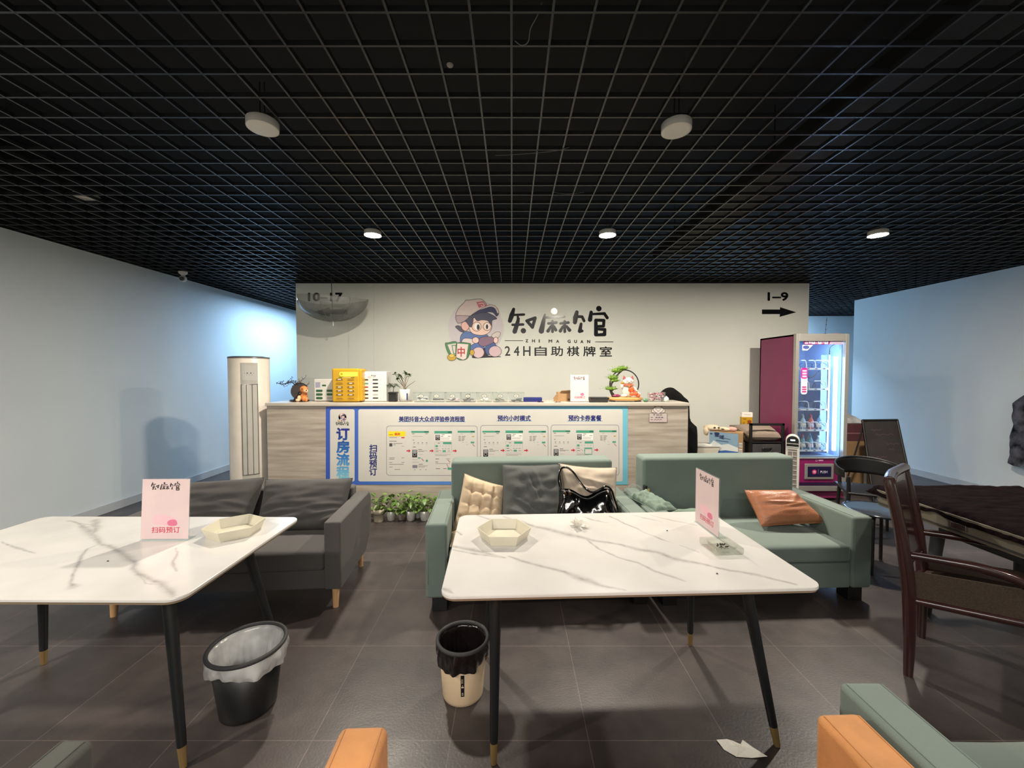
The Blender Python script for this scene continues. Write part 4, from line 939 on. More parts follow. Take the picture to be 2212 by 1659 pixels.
# ---------------------------------------------------------------- bins
def bin_(loc, h, r0, r1, mb_, label, liner, lname, drape, seed, label_strip=False, yaw=0, lean=0):
    t = thing('waste_bin', label, 'bin', loc, rot=(0, lean, yaw))
    MB().lathe([(r0 * .93, .0), (r0, .006), (r0 * 1.01, .02), (r1, h - .01), (r1 * .985, h - .01), (r0 * .97, .012)], n=48, capb=True).build('bin_body', mb_, t)
    MB().cyl((0, 0, .010), (0, 0, .013), r0 * .96, n=40).build('bin_bottom', mb_, t)
    MB().tube([(r1 * 1.055 * math.cos(a), r1 * 1.055 * math.sin(a), h + .002) for a in [2 * math.pi * k / 48 for k in range(48)]], .0095, 10, 0, True).build('rim_ring', mat('matt_grey_ring', (44, 44, 45), .7), t)
    rnd = random.Random(seed)
    def lf(u, v):
        a = 2 * math.pi * u
        wv = .006 * math.sin(a * 9 + seed) + .005 * math.sin(a * 17 + 1.3 * seed) + .004 * noise.noise(Vector((math.cos(a) * 3, math.sin(a) * 3, v * 4)))
        if v < .5:      # inside
            q = v / .5; z = h * .18 + (h * .84) * q; r = (r0 * .86 + (r1 * 1.0 - r0 * .86) * q) - abs(wv) * (1.2 - q) - .002
        else:
            q = (v - .5) / .5; dr = drape * (1 + .22 * math.sin(a * 2 + seed) + .1 * math.sin(a * 5)); z = h + .004 - dr * q; r = r1 * 1.03 + .012 * math.sin(q * 2.5) + wv * q
        return Vector((r * math.cos(a), r * math.sin(a), z))
    MB().grid(lf, 96, 22, close_u=True).build('bin_liner', liner, t)
    if label_strip:
        a0 = R(-84); rr = lambda z: r0 * 1.01 + (r1 - r0 * 1.01) * (z - .02) / (h - .03) + .0006
        m = MB()
        for k in range(8):
            za, zb = .06 + k * .0135, .06 + (k + 1) * .0135
            m.add([(rr(za) * math.cos(a0 - .08), rr(za) * math.sin(a0 - .08), za), (rr(za) * math.cos(a0 + .08), rr(za) * math.sin(a0 + .08), za), (rr(zb) * math.cos(a0 + .08), rr(zb) * math.sin(a0 + .08), zb), (rr(zb) * math.cos(a0 - .08), rr(zb) * math.sin(a0 - .08), zb)], [(0, 1, 2, 3)])
        o = m.build('sticker', M_black, t)
        m = MB()
        for za, zb, w2 in ((.068, .072, .04), (.076, .08, .03), (.105, .112, .05), (.116, .119, .02), (.128, .15, .012), (.128, .15, -.045)):
            c0 = a0 + (w2 if abs(w2) == .045 or w2 == .012 else 0) ; hwid = .008 if zb - za > .02 else abs(w2)
            q = rr((za + zb) / 2) + .0006
            m.add([(q * math.cos(c0 - hwid), q * math.sin(c0 - hwid), za), (q * math.cos(c0 + hwid), q * math.sin(c0 + hwid), za), (q * math.cos(c0 + hwid), q * math.sin(c0 + hwid), zb), (q * math.cos(c0 - hwid), q * math.sin(c0 - hwid), zb)], [(0, 1, 2, 3)])
        m.build('sticker_print', ink(190, 180, 160), o)
    return t
bin_((-1.262, 1.872, 0), .30, .118, .152, M_black, 'black round waste bin with white liner beside the left table leg', M_liner_w, 0, .075, 2)
t = bin_((-.245, 1.955, 0), .275, .10, .117, mat('beige_bin_plastic', (190, 168, 138), .4), 'beige round waste bin with black liner beside the right table leg', M_liner_b, 0, .085, 5, True)
# ================================================================ air conditioner
t = thing('air_conditioner', 'tall white cylindrical air conditioner between the left wall and the counter', 'air conditioner', (-3.03, 4.62, 0), R(44))
M_acw = mat('ac_white_gloss', (224, 214, 202), .25, coat=.3)
M_acg = mat('ac_grey_panel', (168, 165, 158), .35)
prof = [(.17, 0), (.20, .01), (.205, .03), (.205, 1.755), (.2, 1.765)]
def arc(m, r, z0, z1, a0, a1, n=10, mi=0):
    for k in range(n):
        a, b = R(a0 + (a1 - a0) * k / n), R(a0 + (a1 - a0) * (k + 1) / n)
        m.add([(r * math.cos(a), r * math.sin(a), z0), (r * math.cos(b), r * math.sin(b), z0), (r * math.cos(b), r * math.sin(b), z1), (r * math.cos(a), r * math.sin(a), z1)], [(0, 1, 2, 3)], mi, True)
MB().lathe(prof, n=64, capb=True).build('ac_body', M_acw, t)
MB().lathe([(.207, 1.75), (.207, 1.768), (.17, 1.775), (.001, 1.776)], n=48).build('top_cap', mat('ac_top_grey', (92, 92, 94), .3), t)
m = MB(); arc(m, .2065, .05, 1.70, -124, -78, 12); m.build('front_panel', M_acg, t)
m = MB(); arc(m, .2085, .45, 1.46, -122, -80, 10); o = m.build('air_outlet', mat('ac_louvre', (186, 183, 175), .3, .2), t)
for a in (-122, -109, -94, -80):
    a = R(a); MB().bx(-.002, .002, -.002, .004, .45, 1.46).build('louvre_edge', M_dark, o, loc=(.2095 * math.cos(a), .2095 * math.sin(a), 0))
m = MB(); arc(m, .2105, 1.455, 1.462, -123, -79, 8); arc(m, .2105, .447, .453, -123, -79, 8); m.build('chrome_strip', M_chrome, t)
m = MB(); arc(m, .2085, 1.5, 1.67, -122, -80, 8); o = m.build('display_panel', mat('ac_display', (176, 174, 168), .2), t)
for k, (a, z, r_) in enumerate(((-106, 1.585, .006), (-97, 1.585, .006), (-113, 1.585, .003), (-90, 1.585, .003), (-108, 1.565, .003), (-101, 1.565, .003), (-94, 1.565, .003))):
    a = R(a); MB().cyl((.2080 * math.cos(a), .2080 * math.sin(a), z), (.2095 * math.cos(a), .2095 * math.sin(a), z), r_, n=10).build('display_icon', M_dark, o)

# ================================================================ things on the counter
YC = 4.68
def X(px, y=YC): return (px - 1106) / FPX * y
# bonsai branch with orange puppy figurine
t = thing('bonsai_ornament', 'dark leafless branch ornament with an orange puppy before a grey disc', 'ornament', (X(645), YC, ZT))
MB().lathe([(.001, 0), (.10, 0), (.115, .012), (.10, .022), (.001, .024)], n=28, sy=.6, wob=lambda k, t_: (.01 * math.sin(3 * t_), 0)).build('dark_base', M_black, t)
MB().cyl((-.02, .03, .115), (-.02, .05, .115), .092, n=36).build('slate_disc', mat('slate_disc', (62, 54, 54), .6, bump=.5, bscale=16, var=.2), t)
mb = MB(); P = spline([(.07, .05, .17), (.035, .04, .205), (-.02, .035, .215), (-.06, .03, .20), (-.10, .03, .225), (-.16, .03, .21), (-.22, .03, .205), (-.27, .03, .215)], False)
mb.tube(P, [.009 - .006 * k / len(P) for k in range(len(P))], 7)
rnd = random.Random(6)
for k in range(30):
    p = Vector(P[rnd.randrange(3, len(P))]); q = p
    for j in range(rnd.randint(2, 4)):
        n_ = q + Vector((rnd.uniform(-.02, .035), rnd.uniform(-.015, .015), rnd.uniform(.0, .03) * (1 if rnd.random() > .2 else -.6)))
        mb.tube([q, n_], [.0022, .0012], 5); q = n_
        mb.ball(q, rnd.uniform(.003, .006), n=6)
mb.build('branch', M_bark, t)
M_pup = mat('orange_puppy', (206, 128, 66), .5, var=.1, vscale=20); M_pupl = mat('pale_puppy', (226, 178, 140), .5)
mb = MB(); mb.ball((.075, -.03, .145), (.045, .038, .04)).ball((.105, -.045, .125), (.028, .028, .022), 1).ball((.05, -.03, .14), (.018, .02, .034)).ball((.06, -.01, .07), (.045, .04, .055)).ball((.03, -.05, .04), (.02, .025, .035), 1).ball((.085, -.045, .035), (.028, .03, .03)).ball((.02, -.06, .02), (.025, .03, .018), 1).ball((.11, -.05, .03), (.02, .02, .028))
mb.build('puppy', [M_pup, M_pupl], t)
mb = MB(); mb.ball((.075, -.068, .15), .007, n=8).ball((.122, -.066, .133), .007, n=8).ball((.03, -.035, .095), (.03, .03, .02), n=10).ball((-.015, -.045, .03), (.022, .02, .02), n=10); mb.build('puppy_dark_detail', M_black, t)
# charging stations
def station(x0, x1, z1, dep, y, body, label, cols, rows, rz=0, bev=.01):
    w_ = x1 - x0; t = thing('power_bank_station', label, 'power bank station', ((x0 + x1) / 2, y, ZT), rz)
    MB().bx(-w_ / 2, w_ / 2, 0, dep, .004, z1).build('station_body', body, t, bev=bev, seg=4)
    MB().bx(-w_ / 2 + .02, w_ / 2 - .02, .02, dep - .02, 0, .004).build('station_foot', M_dark, t)
    return t, w_
def slot(t, m, x, z, w_, h, mi=None, frame=None, y=0):
    mb = MB(); n = 8; P = []
    for cx, s in ((w_ / 2 - h / 2, 1), (-w_ / 2 + h / 2, -1)):
        for k in range(n + 1): a = R(-90 * s + 180 * k / n * 1); a = R(-90 + 180 * k / n) if s > 0 else R(90 + 180 * k / n); P.append((x + cx + h / 2 * math.cos(a), y, z + h / 2 * math.sin(a)))
    mb.prism(P, (0, -.003, 0)); o = mb.build('power_bank_slot', m, t)
    if frame: MB().tube([(a, y - .002, c) for a, b, c in P], .0018, 6, 0, True).build('slot_rim', frame, o)
    return o
t, W_ = station(X(676), X(722), .262, .16, 4.70, M_white, 'small white power bank station with dark green slots', 0, 0)
for r_ in range(3):
    for c_ in range(2): slot(t, M_greenp if (r_, c_) != (2, 1) else M_acg, -.062 + .125 * c_, .125 - .043 * r_, .078, .026)
MB().bx(-.105, -.05, -.002, 0, .165, .225).build('grey_patch', mat('lilac_grey_label', (150, 148, 170), .5), t); MB().bx(-.028, .018, -.002, 0, .178, .197).build('green_button', M_greenp, t)
mb = MB()
for r_ in range(3):
    for k in range(2): mb.cyl((-.008 + .016 * k, -.002, .125 - .043 * r_), (-.008 + .016 * k, 0, .125 - .043 * r_), .004, n=8)
mb.build('status_light', M_white, t)
t, W_ = station(X(718, 4.56), X(777, 4.56), .385, .20, 4.54, M_yellow, 'bright yellow power bank station with a lit screen', 0, 0, bev=.02)
MB().bx(.10, .178, .02, .19, .01, .378).build('side_body', M_yellow, t, bev=.018, seg=3)
for r_ in range(6):
    for c_ in range(2):
        shut = (r_, c_) in ((0, 1), (1, 0), (5, 0), (5, 1))
        o = slot(t, M_yellow_d if shut else mat('bronze_slot', (120, 84, 30), .35), -.066 + .128 * c_, .262 - .0435 * r_, .078, .022, frame=M_yellow)
        if not shut: MB().bx(-.016, .016, -.0045, -.003, -.002, .002).build('slot_bar', mat('pale_glow', (255, 248, 220), .3, emit=(255, 240, 200), es=1.2), o, loc=(-.066 + .128 * c_, 0, .262 - .0435 * r_))  # small pale glowing bar on each open slot
MB().bx(-.02, .085, -.003, 0, .295, .345).build('screen', M_screen_y, t, bev=.001)
MB().bx(.088, .14, -.003, 0, .297, .343).build('screen', M_screen_y, t, bev=.001)
d = Draw(lambda a, b, l: Vector((a, -.0032 - l * .0003, b))); d.poly([(.018, .325), (.026, .325), (.022, .333)], ink(70, 80, 20)); d.rect(.03, .325, .05, .331, ink(90, 100, 20)); d.rect(.0, .306, .02, .309, ink(150, 150, 40)); d.rect(.05, .309, .066, .312, ink(150, 150, 40)); d.ring(.12, .32, .015, .012, .003, ink(150, 150, 40), n=10); d.build('screen_print', t)
MB().tube([(-.043 + .02 * math.cos(a), -.001, .32 + .02 * math.sin(a)) for a in [k * math.pi / 10 for k in range(20)]], .005, 6, 0, True).build('round_button', M_screen_y, t)
d = Draw(lambda a, b, l: Vector((a, -.0012 - l * .0003, b))); d.rect(-.075, .278, -.035, .286, ink(60, 96, 40)); d.rect(-.03, .279, .06, .285, ink(190, 190, 120)); d.rect(.065, .278, .105, .286, ink(60, 96, 40)); d.build('printed_strip', t)
t, W_ = station(X(782), X(836), .352, .19, 4.66, M_white, 'white power bank station with black slots right of the yellow one', 0, 0, bev=.005)
MB().bx(.11, .112, -.001, 0, .01, .34).build('panel_seam', M_acg, t)
for r_ in range(6):
    for c_ in range(2): slot(t, [M_black, M_black, mat('teal_plastic', (60, 130, 124), .4), M_black, M_redp, M_black, mat('maroon_plastic', (60, 22, 26), .4), M_black, M_black, M_acg, mat('maroon_plastic', (60, 22, 26), .4), M_black][r_ * 2 + c_], -.098 + .115 * c_, .255 - .0425 * r_, .064, .013)
mb = MB()
for r_ in range(1, 6):
    for k in range(2):
        mb.cyl((-.049 + .018 * k, -.0025, .255 - .0425 * r_), (-.049 + .018 * k, 0, .255 - .0425 * r_), .0055, n=10)
for k in range(2): mb.cyl((-.049 + .018 * k, -.0025, .02), (-.049 + .018 * k, 0, .02), .0055, n=10)
mb.build('status_light', mat('lit_white_dot', (250, 250, 250), .3, emit=(255, 255, 255), es=.8), t)
MB().bx(-.128, -.078, -.003, 0, .28, .335).build('screen', M_screen_w, t, bev=.004)
d = Draw(lambda a, b, l: Vector((a, -.0032 - l * .0003, b))); b_ = ink(40, 110, 200); d.line([(-.112, .322), (-.094, .322)], .004, b_); d.line([(-.112, .294), (-.1, .322)], .004, b_); d.line([(-.112, .308), (-.092, .308), (-.094, .294), (-.106, .294)], .004, b_); d.line([(-.096, .316), (-.09, .294)], .004, b_); d.build('screen_print', t)
d = Draw(lambda a, b, l: Vector((a, -.0012 - l * .0003, b))); d.rrect(-.068, .278, -.034, .295, .003, ink(200, 120, 116), out=.002); d.rect(-.06, .285, -.042, .287, ink(200, 120, 116)); d.rect(-.03, .30, -.018, .309, ink(60, 60, 70)); d.rect(-.014, .301, .026, .308, ink(110, 106, 120)); d.rect(-.012, .291, .022, .294, ink(130, 126, 136)); d.rect(-.012, .284, .022, .287, ink(150, 140, 150)); d.build('printed_text', t)
# plants on the counter
def leafm(mb, p, d_, l, w_, m=0, fold=.25):
    d_ = d_.normalized(); s_ = d_.cross(Vector((0, 0, 1)))
    if s_.length < .1: s_ = Vector((1, 0, 0))
    s_.normalize(); up = s_.cross(d_)
    P = [p, p + d_ * l * .3 + s_ * w_ * .5 + up * w_ * fold, p + d_ * l * .65 + s_ * w_ * .38 + up * w_ * fold * .8, p + d_ * l - up * l * .12, p + d_ * l * .65 - s_ * w_ * .38 + up * w_ * fold * .8, p + d_ * l * .3 - s_ * w_ * .5 + up * w_ * fold, p + d_ * l * .35, p + d_ * l * .7]
    mb.add(P, [(0, 6, 1), (1, 6, 7, 2), (2, 7, 3), (3, 7, 4), (4, 7, 6, 5), (5, 6, 0)], m, True)
t = thing('potted_plant', 'small feathery plant in a black square pot on the counter', 'potted plant', (X(849, 4.66), 4.66, ZT))
MB().bx(-.042, .042, -.042, .042, 0, .095).bx(-.048, .048, -.048, .048, .095, .112).build('pot', M_black, t, bev=.004); MB().bx(-.043, .043, -.043, .043, .10, .113).build('soil', M_soil, t)
mb = MB(); rnd = random.Random(11); mb.tube([(0, 0, .11), (.005, 0, .17)], .004, 6, 1)
for k in range(26):
    a = rnd.uniform(0, 6.28); l = rnd.uniform(.05, .10); P = [Vector((.005, 0, .165)), Vector((math.cos(a) * l * .5, math.sin(a) * l * .5, .165 + rnd.uniform(.015, .05))), Vector((math.cos(a) * l, math.sin(a) * l, .165 + rnd.uniform(-.02, .04)))]
    mb.tube(P, .0012, 4, 1)
    for j in range(8):
        q = P[1].lerp(P[2], j / 8) ; leafm(mb, q, Vector((rnd.uniform(-1, 1), rnd.uniform(-1, 1), rnd.uniform(-.6, .3))), .022, .004)
mb.build('foliage', [M_leaf_d, M_bark], t)
t = thing('potted_plant', 'money tree cutting with bare stems in a white pot on the counter', 'potted plant', (X(874, 4.68), 4.68, ZT))
MB().lathe([(.058, 0), (.062, .004), (.064, .135), (.058, .145), (.056, .13)], n=32, capb=True).build('pot', M_white, t); MB().cyl((0, 0, .12), (0, 0, .13), .056, n=24).build('soil', M_soil, t)
MB().lathe([(.001, 0), (.08, 0), (.088, .008)], n=28, m=0).build('saucer', M_white, t)
MB().bx(.035, .048, -.055, -.047, .02, .10).build('pot_label', M_navyp, t)
mb = MB(); rnd = random.Random(5)
for k, (ax, az, l) in enumerate(((-.12, .32, 1), (-.05, .30, 1), (.0, .335, 1), (.03, .31, 1), (-.09, .25, 1), (.13, .24, 0), (-.03, .28, 1), (.055, .30, 1))):
    P = spline([(rnd.uniform(-.015, .015), 0, .12), (ax * .25, rnd.uniform(-.02, .02), .12 + (az - .12) * .45), (ax, rnd.uniform(-.04, .04), az)], False)
    mb.tube(P, [.006 - .0035 * j / len(P) for j in range(len(P))], 6, 1)
    if l:
        for j in range(9): leafm(mb, Vector(P[-1]), Vector((rnd.uniform(-1, 1), rnd.uniform(-1, 1), rnd.uniform(-.4, .8))), rnd.uniform(.03, .05), .02)
mb.build('foliage', [M_leaf_d, mat('grey_stem', (120, 108, 90), .8)], t)
# seven clear tubs
CON = ['white packets', 'dark pouches', 'pink and dark packets', 'grey jar and pouches', 'white tissue packets', 'grey green pouches', 'dark slate pouches']
ORD = ['leftmost, nearest the white plant pot', 'second from the white plant pot', 'third from the white plant pot', 'middle one of the seven', 'third from the blue box', 'second from the blue box', 'rightmost, right beside the blue box']
CC = [[(225, 225, 218), (70, 78, 74)], [(74, 72, 76), (96, 90, 88)], [(222, 190, 204), (70, 66, 76)], [(120, 120, 122), (90, 92, 92)], [(226, 222, 212), (214, 206, 196)], [(104, 112, 98), (130, 134, 124)], [(68, 68, 76), (52, 54, 62)]]
for k, px in enumerate((912, 945, 979, 1012, 1047, 1081, 1115)):
    xx = X(px, 4.62); t = thing('storage_tub', 'clear plastic tub on the counter, ' + ORD[k], 'tub', (xx, 4.62, ZT), group='clear tubs along the counter')
    a, b = .078, .092; h = .108
    V = [(x * a, y * .06, 0) for x, y in ((-1, -1), (1, -1), (1, 1), (-1, 1))] + [(x * b, y * .072, h) for x, y in ((-1, -1), (1, -1), (1, 1), (-1, 1))]
    MB().add(V, [(3, 2, 1, 0)] + [(i, (i + 1) % 4, 4 + (i + 1) % 4, 4 + i) for i in range(4)]).build('tub_body', M_tub, t)
    MB().tube([(x * b, y * .072, h) for x, y in ((-1, -1), (1, -1), (1, 1), (-1, 1))], .0035, 6, 0, True).build('tub_rim', M_tub, t)
    fy = lambda z: -.06 - .012 * z / h - .0012
    d = Draw(lambda p, q, l: Vector((p, fy(q) - l * .0005, q))); d.ell(0, .072, .026, .018, ink(214, 212, 204), 1, 20); d.ring(0, .072, .028, .019, .003, ink(70, 60, 40), 2); d.line([(-.012, .074), (.012, .074)], .003, ink(90, 70, 60), 3); d.line([(-.012, .068), (.012, .068)], .002, ink(90, 70, 60), 3); d.build('oval_sticker', t)
    rnd = random.Random(k + 20); mb = MB()
    for j in range(9):
        hgt = .012 if k else .03
        mb.ball((rnd.uniform(-.045, .045), rnd.uniform(-.035, .035), .016 + rnd.uniform(0, .018 if k else .045)), (rnd.uniform(.02, .03), .018, rnd.uniform(.007, .012)), j % 2, 8, T=Matrix.Rotation(rnd.uniform(-.3, .3), 4, 'Y'))
    if k == 3: mb.cyl((0, -.03, .004), (0, -.03, .085), .022, n=14).cyl((0, -.03, .085), (0, -.03, .092), .024, n=14, m=1)
    mb.v = [p + Vector((0, 0, 0)) for p in mb.v]
    o = mb.build('packets', [mat('packet_%d' % (k * 2), CC[k][0], .6), mat('packet_%d' % (k * 2 + 1), CC[k][1], .6)], loc=(xx, 4.62, ZT + .001)); tag(o, CON[k] + ' inside the clear counter tub, ' + ORD[k], 'packets'); o['kind'] = 'stuff'
tag(box1('blue_box', M_navyp, X(1131, 4.63), X(1171, 4.63), 4.62, 4.74, ZT, ZT + .048, bev=.003), 'flat dark blue box on the counter right of the tubs', 'box')
crumple('folded_cloth', (X(1168, 4.57), 4.56, ZT), .05, 9, 'small folded dark cloth beside the flat blue box on the counter', mat('plum_cloth', (70, 56, 80), .9), .35, 'cloth', 10)
crumple('paper_scrap', (X(1206, 4.55), 4.55, ZT), .058, 12, 'brown paper scrap before the open cardboard box on the counter', mat('brown_paper', (120, 96, 78), .9), .3, 'paper', 8)
t = thing('cardboard_box', 'open brown cardboard box half behind the pink stand on the counter', 'box', (X(1220, 4.74), 4.72, ZT))
MB().bx(-.085, .09, 0, .14, 0, .105).build('box_body', M_card, t, bev=.002); MB().add([(-.06, 0, .105), (.09, 0, .105), (.10, -.03, .135), (-.045, -.02, .125)], [(0, 1, 2, 3)]).build('box_flap', M_card, t, solid=.003)
MB().add([(-.085, 0, 0), (-.085, 0, .105), (-.14, -.03, .04), (-.13, -.03, 0)], [(0, 1, 2, 3)]).build('box_flap', M_card, t, solid=.003); MB().bx(.035, .055, -.002, 0, .012, .032).build('printed_mark', ink(70, 50, 40), t)
t = thing('desk_tray', 'low dark grey tray on the counter between the pink stand and the pine ornament', 'tray', (X(1292, 4.6), 4.58, ZT))
MB().add([(x * .09, y * .055, 0) for x, y in ((-1, -1), (1, -1), (1, 1), (-1, 1))] + [(x * .108, y * .07, .054) for x, y in ((-1, -1), (1, -1), (1, 1), (-1, 1))], [(3, 2, 1, 0)] + [(i, (i + 1) % 4, 4 + (i + 1) % 4, 4 + i) for i in range(4)]).build('tray_body', M_dark, t, solid=.004)
MB().tube([(x * .109, y * .071, .054) for x, y in ((-1, -1), (1, -1), (1, 1), (-1, 1))], .003, 6, 0, True).build('tray_rim', M_dark, t)
# pine ornament with the beckoning cat
bx_ = X(1350); t = thing('pine_tree_ornament', 'green pine bonsai ornament with black ring on a golden wood base', 'ornament', (bx_, YC, ZT))
MB().lathe([(.19, .014), (.205, .02), (.205, .045), (.195, .052), (.001, .052)], n=40, sy=.42, capb=True).build('wooden_base', M_wood_b, t)
for x in (-.15, .15): MB().bx(x - .025, x + .025, -.05, .05, 0, .0145).build('base_foot', M_dark, t)
MB().tube([(.005 + .17 * math.cos(a), .045, .20 + .17 * math.sin(a)) for a in [math.pi * 2 * k / 48 for k in range(48)]], .007, 8, 0, True).build('ring', M_black, t)
mb = MB(); P = spline([(-.13, 0, .05), (-.165, 0, .13), (-.16, 0, .20), (-.12, 0, .27), (-.07, 0, .33), (-.02, 0, .37)], False); mb.tube(P, [.017 - .011 * k / len(P) for k in range(len(P))], 8); mb.tube([(-.155, 0, .12), (-.12, -.01, .15), (-.09, -.01, .15)], .006, 6); mb.tube([(-.15, 0, .22), (-.12, -.01, .24)], .006, 6)
mb.build('trunk', M_bark, t)
rnd = random.Random(2)
for (cx, cz, rx, rz_) in ((-.165, .145, .08, .024), (-.14, .275, .07, .034), (-.12, .24, .055, .022), (-.10, .355, .075, .032), (-.03, .385, .075, .026)):
    mb = MB()
    for k in range(170):
        p = Vector((cx + rnd.gauss(0, .45) * rx, rnd.gauss(0, .02), cz + abs(rnd.gauss(0, .5)) * rz_)); d_ = Vector((rnd.uniform(-1, 1), rnd.uniform(-1, 1), rnd.uniform(.1, 1))).normalized()
        mb.cyl(p, p + d_ * .018, .0028, .0004, n=4, caps=False)
    mb.ball((cx, 0, cz + .004), (rx * .85, .028, rz_ * .7), n=12); mb.build('foliage_pad', M_pine, t)
t = thing('beckoning_cat', 'white and red beckoning cat figurine before the black ring on the counter', 'figurine', (bx_ + .025, YC - .035, ZT + .052))
M_cw = mat('cat_white', (214, 203, 190), .3); M_cr = mat('cat_red', (196, 44, 40), .35, rgb2=(226, 120, 60), vscale=60)
mb = MB(); mb.ball((0, 0, .085), (.07, .035, .085), n=22, f=lambda d: .03 * nz(d * 2)); mb.ball((-.07, -.01, .13), (.02, .02, .035), n=10).ball((.075, 0, .09), (.022, .02, .03), n=10).ball((-.05, -.02, .02), (.035, .025, .02), n=10).ball((.06, -.02, .02), (.04, .025, .02), n=10); mb.build('cat_body', [M_cw], t)
mb = MB(); mb.ball((0, -.012, .185), (.062, .035, .046), n=22); mb.build('cat_head', M_cw, t)
for s in (-1, 1): MB().cyl((s * .042, -.01, .212), (s * .052, -.01, .252), .02, .002, n=10).build('ear', M_redp, t)
mb = MB(); mb.tube([(.058 * math.cos(a), -.008 + .036 * math.sin(a), .142) for a in [k * math.pi / 8 for k in range(16)]], .008, 6, 0, True); mb.ball((.03, -.032, .09), (.04, .012, .035), n=10).ball((.06, -.03, .04), (.05, .02, .03), n=10).ball((.11, -.02, .02), (.03, .02, .02), n=10); mb.build('red_robe', M_cr, t)
mb = MB()
for s in (-1, 1): mb.tube([(s * .012, -.046, .186), (s * .022, -.045, .19), (s * .034, -.041, .186)], .0018, 5)
mb.tube([(-.01, -.047, .174), (0, -.048, .171), (.01, -.047, .174)], .0015, 5); mb.build('face_line', M_dark, t)
mb = MB(); mb.ball((-.07, -.015, .165), (.016, .014, .018), n=10).ball((.005, -.04, .128), .011, n=10); mb.build('gold_coin', mat('gold_paint', (206, 140, 44), .3, .6), t)
tag(MB().ball((0, 0, .018), (.05, .022, .018), n=14).build('purple_ingot', mat('plum_glaze', (120, 40, 74), .3), loc=(bx_ - .11, YC - .045, ZT + .052)), 'plum coloured ingot left of the beckoning cat on the wood base', 'ornament')
mb = MB(); rnd = random.Random(8)
for k in range(9): mb.ball((rnd.uniform(-.02, .02), rnd.uniform(-.012, .012), .012 + .011 * k * .8), (.012, .01, .009), n=8)
tag(mb.build('white_coral_ornament', M_cw, loc=(bx_ + .145, YC - .03, ZT + .052)), 'small white branching ornament right of the beckoning cat', 'ornament')
tag(MB().ball((0, 0, .022), (.032, .02, .022), n=12, f=lambda d: .2 * nz(d * 3)).build('jade_ornament', mat('jade', (86, 128, 98), .3), loc=(X(1395, 4.6), 4.6, ZT)), 'small jade green lump between the pine ornament and the sweets box', 'ornament')
t = thing('sweets_box', 'clear box filled with pink wrapped sweets at the right of the counter', 'box', (X(1418, 4.64), 4.64, ZT))
MB().bx(-.088, .088, -.05, .05, 0, .112).build('clear_box', M_tub, t)
mb = MB(); rnd = random.Random(4)
for k in range(60): mb.ball((rnd.uniform(-.07, .07), rnd.uniform(-.038, .038), rnd.uniform(.013, .10)), (rnd.uniform(.011, .017), .012, rnd.uniform(.006, .011)), k % 3, 7)
o = mb.build('sweets', [mat('pink_wrap', (206, 120, 138), .35), mat('pale_pink_wrap', (230, 200, 202), .35), mat('dark_pink_wrap', (140, 40, 66), .35)], loc=(X(1418, 4.64), 4.64, ZT + .001)); tag(o, 'pink wrapped sweets heaped in the clear box on the counter', 'sweets'); o['kind'] = 'stuff'
t = thing('pale_egg_ornament', 'pale mint egg shaped ornament right of the sweets box', 'ornament', (X(1440, 4.58), 4.58, ZT)); MB().ball((0, 0, .032), (.028, .026, .032)).build('egg', mat('mint_glaze', (196, 214, 200), .25), t)
MB().cyl((0, 0, .058), (0, 0, .072), .01, .002, n=10).build('knob', mat('mint_glaze', (196, 214, 200), .25), t)
# chair behind the counter with a black coat over its back
t = thing('office_chair', 'black office chair under the black coat behind the right end of the counter', 'chair', (2.09, 5.10, 0))
MB().bx(-.20, .20, .0, .04, .55, 1.0).build('backrest', M_black, t, bev=.018, seg=3)
cushion_block(-.21, .21, .05, .42, .44, .52, .02, 3).build('seat', M_black, t)
MB().bx(-.03, .03, .02, .08, .40, .60).build('back_bracket', M_dark, t, bev=.005)
MB().cyl((0, .22, .08), (0, .22, .45), .03).build('column', M_dark, t)
for k in range(5):
    a = R(72 * k + 18); o = MB().tube([(0, .22, .10), (.22 * math.cos(a), .22 + .22 * math.sin(a), .075)], [.026, .016], 8).build('leg', M_dark, t); MB().cyl((.22 * math.cos(a) - .012, .22 + .22 * math.sin(a), .028), (.22 * math.cos(a) + .012, .22 + .22 * math.sin(a), .028), .028, n=14).build('caster', M_black, o)
P = [(1.86, .47), (1.85, 1.20), (1.865, 1.31), (1.90, 1.375), (1.97, 1.402), (2.03, 1.395), (2.10, 1.345), (2.17, 1.28), (2.215, 1.23), (2.225, 1.10), (2.235, 1.00), (2.30, .93), (2.325, .88), (2.335, .62), (2.31, .52), (2.20, .46)]
P = spline(P, True, 3)
mb = MB(); n = len(P); cx, cz = 2.08, .9
rings = []
for sc_, yy in ((.2, 4.985), (.6, 4.98), (.85, 4.985), (.97, 5.00), (1.0, 5.03), (.98, 5.065), (.88, 5.085), (.5, 5.09)):
    rings.append([Vector((cx + (a - cx) * sc_, yy - .010 * math.sin(a * 60) * (1 - abs(sc_ - .7)) + .01 * nz((a * 9, c_ * 5, yy)), cz + (c_ - cz) * sc_)) for a, c_ in P])
vs = [p for r_ in rings for p in r_]; fs = [(k * n + i, k * n + (i + 1) % n, (k + 1) * n + (i + 1) % n, (k + 1) * n + i) for k in range(len(rings) - 1) for i in range(n)] + [list(range(n))[::-1], [(len(rings) - 1) * n + i for i in range(n)]]
mb.add(vs, fs, 0, True)
tag(mb.build('black_coat', mat('black_cloth', (13, 13, 14), .92, bump=.4, bscale=60, spec=.2)), 'black coat draped over the chair behind the right end of the counter', 'coat')
